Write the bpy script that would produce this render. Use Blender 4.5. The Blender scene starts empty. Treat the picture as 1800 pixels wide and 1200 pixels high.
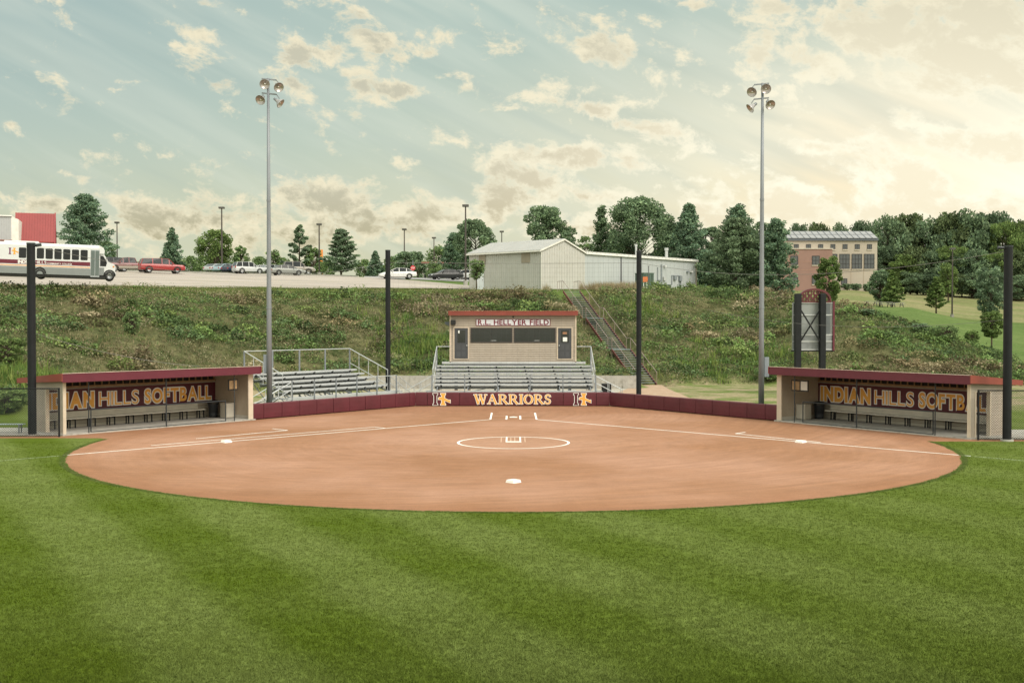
import bpy, math, random
import numpy as np
from mathutils import Matrix, Vector, Euler
R = math.radians
scene = bpy.context.scene
col = scene.collection

# ------------------------------------------------------------------ camera
F = 2026.0            # focal length in pixels of an 1800 px wide picture
HC = 5.4              # camera height above the infield
PITCH = math.atan(37 / F); YAW = math.atan(2.5 / F)
cam_d = bpy.data.cameras.new('camera'); cam = bpy.data.objects.new('camera', cam_d); col.objects.link(cam)
cam_d.sensor_width = 36; cam_d.lens = F / 1800 * 36; cam_d.clip_start = .5; cam_d.clip_end = 3000
cam.location = (0, 0, HC); cam.rotation_euler = (math.pi / 2 - PITCH, 0, YAW)
scene.camera = cam

# ------------------------------------------------------------------ world and sun
EXPO = 0.42
SUN_AZ, SUN_EL = R(136), R(46)       # azimuth measured from +Y towards +X
scene.view_settings.view_transform = 'Standard'; scene.view_settings.look = 'None'
scene.view_settings.exposure = EXPO; scene.view_settings.gamma = 1
world = bpy.data.worlds.new('World'); scene.world = world; world.use_nodes = True
sun_d = bpy.data.lights.new('sun', 'SUN'); sun = bpy.data.objects.new('sun', sun_d); col.objects.link(sun)
sun_d.energy = 2.5; sun_d.angle = R(35); sun_d.color = (1, .93, .82)
sdir = Vector((math.sin(SUN_AZ) * math.cos(SUN_EL), math.cos(SUN_AZ) * math.cos(SUN_EL), math.sin(SUN_EL)))
sun.rotation_euler = sdir.to_track_quat('Z', 'Y').to_euler(); sun.location = (60, 20, 60)

def lin(c):
    return tuple(((v / 255) / 12.92 if v / 255 <= .04045 else ((v / 255 + .055) / 1.055) ** 2.4) for v in c)

def build_world():
    nt = world.node_tree; nt.nodes.clear(); N = nt.nodes.new; L = nt.links.new
    out = N('ShaderNodeOutputWorld'); bg = N('ShaderNodeBackground'); L(bg.outputs[0], out.inputs[0])
    bg.inputs[1].default_value = 0.1
    sky = N('ShaderNodeTexSky'); sky.sky_type = 'NISHITA'; sky.sun_disc = False
    sky.sun_elevation = SUN_EL; sky.sun_rotation = SUN_AZ; sky.air_density = 1.0; sky.dust_density = 2.0
    tc = N('ShaderNodeTexCoord'); sp = N('ShaderNodeSeparateXYZ'); L(tc.outputs['Generated'], sp.inputs[0])
    def math_(op, a, b=None, c=None, clamp=False):
        n = N('ShaderNodeMath'); n.operation = op; n.use_clamp = clamp
        for i, v in enumerate((a, b, c)):
            if v is None: continue
            if isinstance(v, (int, float)): n.inputs[i].default_value = v
            else: L(v, n.inputs[i])
        return n.outputs[0]
    def mix(f, a, b, blend='MIX'):
        n = N('ShaderNodeMix'); n.data_type = 'RGBA'; n.blend_type = blend
        for s, v in ((n.inputs[0], f), (n.inputs[6], a), (n.inputs[7], b)):
            if isinstance(v, (int, float)): s.default_value = v
            elif isinstance(v, tuple): s.default_value = (*v, 1)
            else: L(v, s)
        return n.outputs[2]
    def ss(x, lo, hi):
        n = N('ShaderNodeMapRange'); n.interpolation_type = 'SMOOTHSTEP'; L(x, n.inputs[0])
        n.inputs[1].default_value = lo; n.inputs[2].default_value = hi
        return n.outputs[0]
    az = math_('ARCTAN2', sp.outputs[0], sp.outputs[1]); el = math_('ARCSINE', sp.outputs[2])
    cmb = N('ShaderNodeCombineXYZ'); L(az, cmb.inputs[0]); L(el, cmb.inputs[1]); P = cmb.outputs[0]
    # azimuth wraps behind the camera: noise is taken on the direction itself, so there is no seam
    D = tc.outputs['Generated']
    def noise(vec, scale, detail=6, rough=.6, dist=0, loc=(0, 0, 0), rot=(0, 0, 0), scl=(1, 1, 1)):
        mp = N('ShaderNodeMapping'); mp.vector_type = 'TEXTURE'; L(vec, mp.inputs[0]); mp.inputs[1].default_value = loc
        mp.inputs[2].default_value = rot; mp.inputs[3].default_value = tuple(1 / q for q in scl)
        n = N('ShaderNodeTexNoise'); L(mp.outputs[0], n.inputs[0]); n.inputs['Scale'].default_value = scale
        n.inputs['Detail'].default_value = detail; n.inputs['Roughness'].default_value = rough
        n.inputs['Distortion'].default_value = dist
        return n.outputs[0]
    K = 1 / (2 ** EXPO) / 0.1
    c = lambda r, g, b, k=1.0: tuple(v * K * k for v in lin((r, g, b)))
    # clear sky: teal above, pale green-cream low, warm to the right
    up = ss(el, -0.02, 0.30)
    base = mix(up, c(207, 213, 188), c(184, 203, 193))
    mid = ss(el, .03, .16)
    base = mix(mid, c(208, 208, 176), base)
    # glow of the low sun behind the clouds on the right
    def blobd(a, e, ra, re, rot=0):
        mp = N('ShaderNodeMapping'); mp.vector_type = 'TEXTURE'; L(P, mp.inputs[0])
        mp.inputs[1].default_value = (a, e, 0); mp.inputs[2].default_value = (0, 0, rot); mp.inputs[3].default_value = (ra, re, 1)
        v = N('ShaderNodeVectorMath'); v.operation = 'LENGTH'; L(mp.outputs[0], v.inputs[0])
        return v.outputs['Value']
    def ae(px, py):
        a = math.atan((px - 902.5) / F); return a, math.atan((563 - py) / F * math.cos(a))
    base = mix(math_('MULTIPLY', ss(blobd(*ae(-60, -60), .42, .22), 1.0, 0.0), .5), base, c(145, 172, 176))
    a, e = ae(1640, 330)
    g1 = ss(blobd(a, e, .56, .20), 1.0, 0.0)
    base = mix(g1, base, c(253, 243, 212, 1.0)); base = mix(ss(blobd(*ae(1740, 330), .30, .17), 1.0, 0.1), base, c(255, 250, 226, 1.2)); base = mix(math_('MULTIPLY', ss(blobd(*ae(1430, 370), .17, .06), 1.0, 0.1), .5), base, c(253, 226, 172))
    base = mix(math_('MULTIPLY', ss(blobd(*ae(1560, 250), .16, .09), 1.0, 0.1), .3), base, c(252, 222, 178))
    # soft slanting streaks
    st = noise(P, 3.2, 3, .55, .4, (0, 0, 0), (0, 0, R(-26)), (1.3, 9, 1))
    base = mix(math_('MULTIPLY', ss(st, .38, .70), .36), base, c(226, 231, 214))
    st2 = noise(P, 4, 3, .55, .3, (3, 2, 0), (0, 0, R(-24)), (1.2, 9, 1))
    base = mix(math_('MULTIPLY', ss(st2, .44, .72), .26), base, c(168, 186, 178))
    # cumulus fields: (px, py, half width, half height, tilt deg, strength)
    B = [(555, 95, 75, 26, 8, 1), (655, 72, 75, 34, -28, 1.1), (700, 160, 75, 18, -6, .95), (640, 152, 40, 26, -30, .8), (520, 150, 45, 22, -25, .9), (400, 152, 42, 16, 5, .8),
         (340, 58, 65, 16, -8, .6), (380, 12, 60, 14, -15, .75), (20, 222, 34, 16, -30, .9), (125, 308, 28, 10, -20, .7), (628, 205, 22, 16, -40, .7),
         (575, 350, 110, 38, -4, 1.1), (640, 395, 140, 45, 0, .95), (330, 385, 190, 42, 0, .95), (470, 425, 220, 30, 0, .75), (90, 365, 95, 26, -3, .7), (760, 375, 110, 42, 8, 1.0),
         (880, 350, 80, 50, 20, 1.1), (1010, 275, 125, 26, -3, 1.2), (1085, 290, 70, 18, -6, .9), (930, 318, 90, 26, -14, 1.0), (1060, 345, 110, 24, 0, .8), (1150, 230, 75, 22, -8, 1.05), (1045, 196, 50, 14, -15, .85),
         (1075, 100, 110, 30, -18, .8), (1145, 108, 28, 30, -10, .8), (1330, 105, 34, 34, -30, .9), (1420, 110, 70, 34, -12, 1.15), (1365, 15, 50, 18, -10, .9), (1230, 15, 40, 10, 0, .6),
         (1560, 60, 190, 46, -8, 1.3), (1700, 110, 180, 50, -25, 1.3), (1740, 40, 130, 60, -25, 1.25), (1650, 150, 110, 26, -15, 1), (1590, 205, 34, 20, -30, .9),
         (1740, 255, 120, 34, -10, 1.2), (1430, 258, 60, 16, -10, .95), (1490, 262, 45, 10, -8, .8), (1600, 320, 130, 50, -25, 1.2), (1700, 370, 150, 50, 0, 1.2), (1400, 370, 150, 36, -12, 1.1), (1270, 395, 90, 40, -10, 1), (1230, 318, 26, 10, -10, .8),
         (1790, 215, 40, 12, 0, .9), (1570, 390, 160, 40, 0, 1.0), (1000, 400, 170, 34, 0, .75)]
    fld = None
    for (px, py, rw, rh, tilt, s) in B:
        a, e = ae(px, py)
        d = blobd(a, e, rw / F * 1.25, rh / F * 1.3, R(tilt))
        v = math_('MULTIPLY_ADD', d, -s, s)
        fld = v if fld is None else math_('SMOOTH_MAX', fld, v, .12)
    # scattered clouds over the rest of the sky
    far = noise(D, 2.4, 3, .5)
    outside = ss(blobd(0, .12, .62, .30), .85, 1.15)
    fld = math_('MAXIMUM', fld, math_('MULTIPLY', outside, math_('MULTIPLY_ADD', far, 3.2, -1.45)))
    n1 = noise(P, 21, 7, .66, .25, (1.3, .2, 0), (0, 0, R(-12)), (1, 1.5, 1))
    n2 = noise(P, 60, 4, .7, .2, (.3, 4.2, 0), (0, 0, R(-10)), (1, 1.3, 1))
    dn = math_('ADD', fld, math_('MULTIPLY_ADD', n1, 3.8, -1.9))
    dn = math_('ADD', dn, math_('MULTIPLY_ADD', n2, .9, -.45))
    dens = ss(math_('ADD', dn, math_('MULTIPLY', math_('MULTIPLY', ss(az, -.05, -.45), ss(el, .09, .14)), -.18)), .08, .66)
    low = ss(el, .14, .05)
    # shaded cores: denser cloud and the side turned from the sun
    n1b = noise(P, 21, 6, .66, .25, (1.305, .2 - .013, 0), (0, 0, R(-12)), (1, 1.5, 1))
    above = math_('ADD', fld, math_('ADD', math_('MULTIPLY_ADD', n1b, 3.8, -1.9), math_('MULTIPLY_ADD', n2, 1.4, -.7)))
    core = math_('MULTIPLY', ss(dn, .2, .9), ss(above, .15, .95))
    core = math_('MULTIPLY', math_('MULTIPLY', core, math_('MULTIPLY_ADD', low, .25, .72)), math_('MULTIPLY_ADD', ss(az, -.02, .22), -.5, 1))
    warm = g1
    bright = mix(warm, c(247, 236, 203), c(255, 250, 226, 1.12))
    shade = mix(warm, mix(low, c(186, 184, 164), c(180, 170, 134)), c(240, 216, 174))
    ccol = mix(core, bright, shade)
    skyc = mix(math_('MULTIPLY', dens, .96), base, ccol)
    skyc = mix(outside, skyc, mix(1.0, skyc, (2.42, 2.28, 2.3), 'MULTIPLY'))  # sky outside the view brightened and tinted, added as soft fill light
    # a small share of tinted Nishita sky mixed in everywhere
    nis = mix(1.0, sky.outputs[0], c(232, 240, 230, .16), 'MULTIPLY')
    fin = mix(.06, skyc, nis)
    L(fin, bg.inputs[0])
build_world()
world.cycles.sampling_method = 'MANUAL'; world.cycles.sample_map_resolution = 256
scene.cycles.max_bounces = 5; scene.cycles.diffuse_bounces = 2; scene.cycles.glossy_bounces = 2

# ------------------------------------------------------------------ helpers
def px2x(px, Y): return (px - 902.5) / F * Y
cy_, sy_ = math.cos(PITCH), math.sin(PITCH)
def at(px, py, Y):
    "world point seen at pixel (px, py) of the 1800x1200 photograph at distance Y down the field"
    a = (px - 900) / F; b = (600 - py) / F
    d = Vector((a, cy_ + b * sy_, -sy_ + b * cy_)); d = Matrix.Rotation(YAW, 3, 'Z') @ d
    return Vector((0, 0, HC)) + d * (Y / d.y)
def zat(py, Y): return HC + (563 - py) * Y / F

class MB:
    def __init__(s): s.v = []; s.f = []; s.m = []; s.mi = 0; s.T = Matrix.Identity(4)
    def add(s, vs, fs):
        n = len(s.v); s.v += [tuple(s.T @ Vector(p)) for p in vs]
        for f in fs: s.f.append(tuple(i + n for i in f)); s.m.append(s.mi)
        return s
    def box(s, a, b):
        (x0, y0, z0), (x1, y1, z1) = a, b
        return s.add([(x0, y0, z0), (x1, y0, z0), (x1, y1, z0), (x0, y1, z0), (x0, y0, z1), (x1, y0, z1), (x1, y1, z1), (x0, y1, z1)],
                     [(3, 2, 1, 0), (4, 5, 6, 7), (0, 1, 5, 4), (1, 2, 6, 5), (2, 3, 7, 6), (3, 0, 4, 7)])
    def cbox(s, c, d): return s.box([c[i] - d[i] / 2 for i in range(3)], [c[i] + d[i] / 2 for i in range(3)])
    def tube(s, pts, r, n=8, cap=True):
        pts = [Vector(p) for p in pts]; rs = r if isinstance(r, (list, tuple)) else [r] * len(pts)
        vs = []; fs = []
        for i, p in enumerate(pts):
            d = (pts[min(i + 1, len(pts) - 1)] - pts[max(i - 1, 0)]).normalized()
            a = d.orthogonal().normalized() if abs(d.z) < .99 else Vector((1, 0, 0))
            if abs(d.z) < .99: a = d.cross(Vector((0, 0, 1))).normalized()
            b = d.cross(a).normalized()
            for k in range(n):
                t = 2 * math.pi * (k + .5) / n; vs.append(p + (a * math.cos(t) + b * math.sin(t)) * rs[i])
        for i in range(len(pts) - 1):
            for k in range(n):
                fs.append((i * n + k, i * n + (k + 1) % n, (i + 1) * n + (k + 1) % n, (i + 1) * n + k))
        if cap: fs.append(tuple(range(n))[::-1]); fs.append(tuple(range((len(pts) - 1) * n, len(pts) * n)))
        return s.add(vs, fs)
    def bar(s, a, b, w, h=None):
        "square bar between two points"
        h = h or w; a = Vector(a); b = Vector(b); d = (b - a).normalized()
        u = d.cross(Vector((0, 0, 1))); u = u.normalized() if u.length > .05 else Vector((1, 0, 0)); t = u.cross(d).normalized()
        vs = [p + u * (w / 2 * i) + t * (h / 2 * j) for p in (a, b) for i, j in ((-1, -1), (1, -1), (1, 1), (-1, 1))]
        return s.add(vs, [(0, 1, 2, 3), (7, 6, 5, 4), (0, 4, 5, 1), (1, 5, 6, 2), (2, 6, 7, 3), (3, 7, 4, 0)])
    def prism(s, poly, a, b, axis='y'):
        "2D polygon extruded along an axis; poly in (x,z) for y, (x,y) for z, (y,z) for x"
        f = {'y': lambda p, t: (p[0], t, p[1]), 'z': lambda p, t: (p[0], p[1], t), 'x': lambda p, t: (t, p[0], p[1])}[axis]
        n = len(poly); vs = [f(p, a) for p in poly] + [f(p, b) for p in poly]
        fs = [tuple(range(n)), tuple(range(n, 2 * n))[::-1]] + [(i, (i + 1) % n, (i + 1) % n + n, i + n) for i in range(n)]
        return s.add(vs, fs)
    def lathe(s, prof, n=16):
        "profile of (r, z) round local z"
        vs = [(r * math.cos(2 * math.pi * k / n), r * math.sin(2 * math.pi * k / n), z) for r, z in prof for k in range(n)]
        fs = [(i * n + k, i * n + (k + 1) % n, (i + 1) * n + (k + 1) % n, (i + 1) * n + k) for i in range(len(prof) - 1) for k in range(n)]
        return s.add(vs, fs)
    def build(s, name, mats, parent=None, smooth=False, loc=None, bevel=0):
        me = bpy.data.meshes.new(name); me.from_pydata(s.v, [], s.f)
        if not isinstance(mats, (list, tuple)): mats = [mats]
        for m in mats: me.materials.append(m)
        me.polygons.foreach_set('material_index', s.m)
        if smooth: me.polygons.foreach_set('use_smooth', [True] * len(s.f))
        me.update()
        o = bpy.data.objects.new(name, me); col.objects.link(o)
        if parent: o.parent = parent
        if loc: o.location = loc
        if bevel:
            md = o.modifiers.new('bevel', 'BEVEL'); md.width = bevel; md.segments = 2; md.limit_method = 'ANGLE'
        return o

def np_mesh(name, verts, faces, mat, parent=None, colors=None, smooth=False):
    "fast mesh from numpy arrays, faces (n,k)"
    me = bpy.data.meshes.new(name); k = faces.shape[1]
    me.vertices.add(len(verts)); me.vertices.foreach_set('co', verts.astype(np.float32).ravel())
    me.loops.add(faces.size); me.loops.foreach_set('vertex_index', faces.astype(np.int32).ravel())
    me.polygons.add(len(faces)); me.polygons.foreach_set('loop_start', np.arange(0, faces.size, k, dtype=np.int32))
    me.polygons.foreach_set('loop_total', np.full(len(faces), k, dtype=np.int32))
    if smooth: me.polygons.foreach_set('use_smooth', np.ones(len(faces), dtype=bool))
    if colors is not None:
        at_ = me.color_attributes.new('tint', 'FLOAT_COLOR', 'POINT')
        c4 = np.ones((len(verts), 4), np.float32); c4[:, :colors.shape[1]] = colors; at_.data.foreach_set('color', c4.ravel())
    me.materials.append(mat); me.update(calc_edges=True)
    o = bpy.data.objects.new(name, me); col.objects.link(o)
    if parent: o.parent = parent
    return o

def tag(o, label=None, cat=None, group=None, kind=None):
    if label: o['label'] = label
    if cat: o['category'] = cat
    if group: o['group'] = group
    if kind: o['kind'] = kind
    return o
def thing(name, label, cat, loc=(0, 0, 0), rz=0, group=None, rot=None):
    o = bpy.data.objects.new(name, None); col.objects.link(o); o.location = loc
    o.rotation_euler = rot if rot else (0, 0, rz); o.empty_display_size = .3
    return tag(o, label, cat, group)
def copy_tree(o, parent=None):
    c = o.copy(); col.objects.link(c); c.parent = parent
    for ch in list(o.children): copy_tree(ch, c)
    return c

# ---- materials
MC = {}
def M(name, c, rough=.7, metal=0, var=.12, scale=2.0, bump=0, bscale=20, spec=.4, stretch=(1, 1, 1), dirt=None, detail=5):
    "principled surface with noise variation; c linear rgb"
    if name in MC: return MC[name]
    m = bpy.data.materials.new(name); m.use_nodes = True; nt = m.node_tree; N = nt.nodes.new; L = nt.links.new
    b = nt.nodes['Principled BSDF']; b.inputs['Roughness'].default_value = rough; b.inputs['Metallic'].default_value = metal
    b.inputs['Specular IOR Level'].default_value = spec
    tc = N('ShaderNodeTexCoord'); mp = N('ShaderNodeMapping'); L(tc.outputs['Object'], mp.inputs[0]); mp.inputs[3].default_value = stretch
    no = N('ShaderNodeTexNoise'); L(mp.outputs[0], no.inputs[0]); no.inputs['Scale'].default_value = scale; no.inputs['Detail'].default_value = detail
    mr = N('ShaderNodeMapRange'); L(no.outputs[0], mr.inputs[0]); mr.inputs[1].default_value = .25; mr.inputs[2].default_value = .75
    mr.inputs[3].default_value = 1 - var; mr.inputs[4].default_value = 1 + var
    mx = N('ShaderNodeMix'); mx.data_type = 'RGBA'; mx.blend_type = 'MULTIPLY'; mx.inputs[0].default_value = 1
    mx.inputs[6].default_value = (*c, 1); L(mr.outputs[0], mx.inputs[7]); last = mx.outputs[2]
    if dirt:
        n2 = N('ShaderNodeTexNoise'); L(mp.outputs[0], n2.inputs[0]); n2.inputs['Scale'].default_value = scale * 3.1; n2.inputs['Detail'].default_value = 8
        r2 = N('ShaderNodeMapRange'); L(n2.outputs[0], r2.inputs[0]); r2.inputs[1].default_value = .5; r2.inputs[2].default_value = .72; r2.inputs[4].default_value = dirt[1]
        m2 = N('ShaderNodeMix'); m2.data_type = 'RGBA'; L(r2.outputs[0], m2.inputs[0]); L(last, m2.inputs[6]); m2.inputs[7].default_value = (*dirt[0], 1); last = m2.outputs[2]
    L(last, b.inputs['Base Color'])
    if bump:
        nb = N('ShaderNodeTexNoise'); L(mp.outputs[0], nb.inputs[0]); nb.inputs['Scale'].default_value = bscale; nb.inputs['Detail'].default_value = 6
        bu = N('ShaderNodeBump'); bu.inputs['Strength'].default_value = bump; bu.inputs['Distance'].default_value = .03
        L(nb.outputs[0], bu.inputs['Height']); L(bu.outputs[0], b.inputs['Normal'])
    MC[name] = m; return m

# ---- numpy noise
def _h(i, j, s):
    n = (i.astype(np.int64) * 374761393 + j.astype(np.int64) * 668265263 + s * 1442695041) & 0xFFFFFFFF
    n = ((n ^ (n >> 13)) * 1274126177) & 0xFFFFFFFF
    return ((n ^ (n >> 16)) & 0xFFFFFF) / float(0xFFFFFF)
def vnoise(x, y, s=0):
    i = np.floor(x); j = np.floor(y); fx = x - i; fy = y - j; fx = fx * fx * (3 - 2 * fx); fy = fy * fy * (3 - 2 * fy)
    a = _h(i, j, s); b = _h(i + 1, j, s); c = _h(i, j + 1, s); d = _h(i + 1, j + 1, s)
    return (a * (1 - fx) + b * fx) * (1 - fy) + (c * (1 - fx) + d * fx) * fy
def fbm(x, y, s=0, o=4):
    x = np.asarray(x, float); y = np.asarray(y, float)
    t = 0; a = .5; w = 0
    for k in range(o): t = t + a * vnoise(x * 2 ** k + 17 * k, y * 2 ** k - 9 * k, s + k); w += a; a *= .5
    return t / w

# ------------------------------------------------------------------ terrain
COLS = [
 (-400, [(64, 0), (96, 8.2), (101, 8.5), (170, 12.6), (260, 14), (900, 14)]),
 (0,    [(66, 0), (98, 8.2), (102, 8.5), (106, 8.85), (170, 12.7), (260, 14), (900, 14)]),
 (250,  [(76, 0), (102, 8.15), (106, 8.5), (150, 11.6), (175, 12.8), (260, 13.5), (900, 14)]),
 (460,  [(86, 0), (107, 8.1), (110, 8.5), (165, 11.9), (180, 12.5), (260, 13), (900, 14)]),
 (680,  [(91.9, 0), (92.3, .95), (111, 8.0), (115, 8.55), (150, 10.75), (175, 12.0), (260, 12.5), (900, 13)]),
 (820,  [(91.9, 0), (92.3, .95), (112, 8.0), (118, 8.55), (128, 8.85), (170, 11.4), (260, 12), (900, 13)]),
 (1000, [(91.9, 0), (92.3, .95), (114, 8.1), (118, 8.5), (128, 8.8), (170, 10), (260, 11), (900, 13)]),
 (1105, [(91.9, 0), (92.3, .9), (97, 1.5), (118, 8.4), (128, 8.8), (145, 9.1), (200, 10), (900, 13)]),
 (1135, [(96, 0), (97, .3), (118, 8.4), (128, 8.8), (145, 9.1), (200, 10), (900, 13)]),
 (1220, [(97, 0), (122, 8.5), (135, 8.9), (160, 9.3), (230, 11), (900, 13)]),
 (1330, [(97, 0), (122, 8.2), (130, 8.5), (150, 9.0), (200, 9.5), (245, 11.5), (900, 15)]),
 (1400, [(96, 0), (117, 7.5), (124, 7.8), (150, 7.5), (190, 8.6), (245, 11.9), (900, 20)]),
 (1500, [(95, 0), (110, 6.2), (116, 6.5), (135, 5.5), (180, 7.9), (245, 12.0), (900, 24)]),
 (1600, [(95, 0), (108, 4.5), (113, 4.7), (130, 4.5), (150, 5.9), (172, 7.35), (185, 7.0), (250, 11.0), (900, 28)]),
 (1700, [(95, 0), (106, 2.9), (110, 3.1), (125, 3.1), (150, 5.0), (170, 5.35), (185, 5.3), (250, 10.5), (900, 28)]),
 (1800, [(94, 0), (104, 1.2), (108, 1.35), (125, 2.3), (150, 4.2), (170, 4.7), (190, 5.0), (250, 9.9), (900, 28)]),
 (2300, [(92, 0), (104, .3), (125, 1.2), (150, 3.0), (190, 4.0), (250, 8.5), (900, 26)]),
]
CREST = [(-400, 96), (0, 98), (250, 102), (460, 107), (680, 111), (820, 112), (1000, 115), (1125, 119), (1220, 126), (1330, 127), (1400, 122), (1500, 115), (1600, 112), (1700, 110), (1800, 107), (2300, 100)]
def crestY(px): return np.interp(px, [c[0] for c in CREST], [c[1] for c in CREST])
def toeY(px): return np.interp(px, [c[0] for c in COLS], [c[1][0][0] for c in COLS])
def gz_base(X, Y):
    X = np.asarray(X, float); Y = np.asarray(Y, float)
    px = np.clip(902.5 + F * X / np.maximum(Y, 40), -400, 2300)
    prof = np.stack([np.interp(Y, [0] + [p[0] for p in c[1]], [0] + [p[1] for p in c[1]]) for c in COLS])
    xs = np.array([c[0] for c in COLS], float)
    k = np.clip(np.searchsorted(xs, px) - 1, 0, len(xs) - 2); t = (px - xs[k]) / (xs[k + 1] - xs[k])
    p0 = np.take_along_axis(prof, k[None], 0)[0]; p1 = np.take_along_axis(prof, (k + 1)[None], 0)[0]
    return p0 * (1 - t) + p1 * t
def hillmask(X, Y):
    px = 902.5 + F * np.asarray(X) / np.maximum(np.asarray(Y), 40)
    a = np.clip((Y - toeY(px) - .3) / 2.5, 0, 1); b = np.clip((crestY(px) + 1.0 - Y) / 3, 0, 1)
    return a * b * (np.asarray(Y) > 50)
def gz_np(X, Y):
    m = hillmask(X, Y)
    n = (fbm(X / 3.4 + .4 * Y, Y / 1.7, 3, 3) - .5) * 2.3 + (fbm(X / 1.1, Y / .7, 9, 2) - .5) * .6
    # the staircase runs in a shallow cut
    dx, dy = 5.3, -20.2; t = np.clip(((X - 5.85) * dx + (Y - 116.3) * dy) / (dx * dx + dy * dy), -.12, 1.0)
    d = np.hypot(X - 5.85 - t * dx, Y - 116.3 - t * dy); cut = np.clip((2.5 - d) / 1.1, 0, 1) * (Y < 118.5)
    zs = 8.42 - np.clip(t, 0, 1) * 8.3 - .75
    z = gz_base(X, Y) + m * n * .62
    return z * (1 - cut) + np.minimum(z, zs) * cut
def gz(x, y): return float(gz_np(np.array([x]), np.array([y]))[0])

def build_ground():
    def axis(lo, hi, inner_lo, inner_hi, st, grow=1.12, mx=30):
        a = list(np.arange(inner_lo, inner_hi + 1e-6, st)); s = st
        while a[-1] < hi: s = min(s * grow, mx); a.append(a[-1] + s)
        s = st; b = [a[0]]
        while b[-1] > lo: s = min(s * grow, mx); b.append(b[-1] - s)
        return np.array(b[:0:-1] + a)
    xs = axis(-900, 900, -62, 62, .5); ys = axis(-120, 1500, 60, 132, .5)
    X, Y = np.meshgrid(xs, ys); Xf, Yf = X.ravel(), Y.ravel(); Z = gz_np(Xf, Yf)
    nx = len(xs); ny = len(ys)
    i = np.arange(nx - 1)[None] + np.arange(ny - 1)[:, None] * nx; i = i.ravel()
    faces = np.stack([i, i + 1, i + 1 + nx, i + nx], 1)
    px = 902.5 + F * Xf / np.maximum(Yf, 40)
    hill = hillmask(Xf, Yf)
    far = np.clip((Yf - crestY(px)) / 4, 0, 1) * (Yf > 60)
    right = np.clip((px - 1340) / 60, 0, 1)
    dry = far * np.clip((Yf - 183) / 6, 0, 1) * right
    lawn = far * (1 - dry)
    flat = np.clip((Yf - 68) / 6, 0, 1) * (1 - hill) * (1 - far)     # rough grass behind the backstop
    C = np.stack([hill, dry, lawn, flat], 1)
    m = ground_material()
    o = np_mesh('ground', np.stack([Xf, Yf, Z], 1), faces, m, colors=C, smooth=True)
    tag(o, kind='structure')

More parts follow.
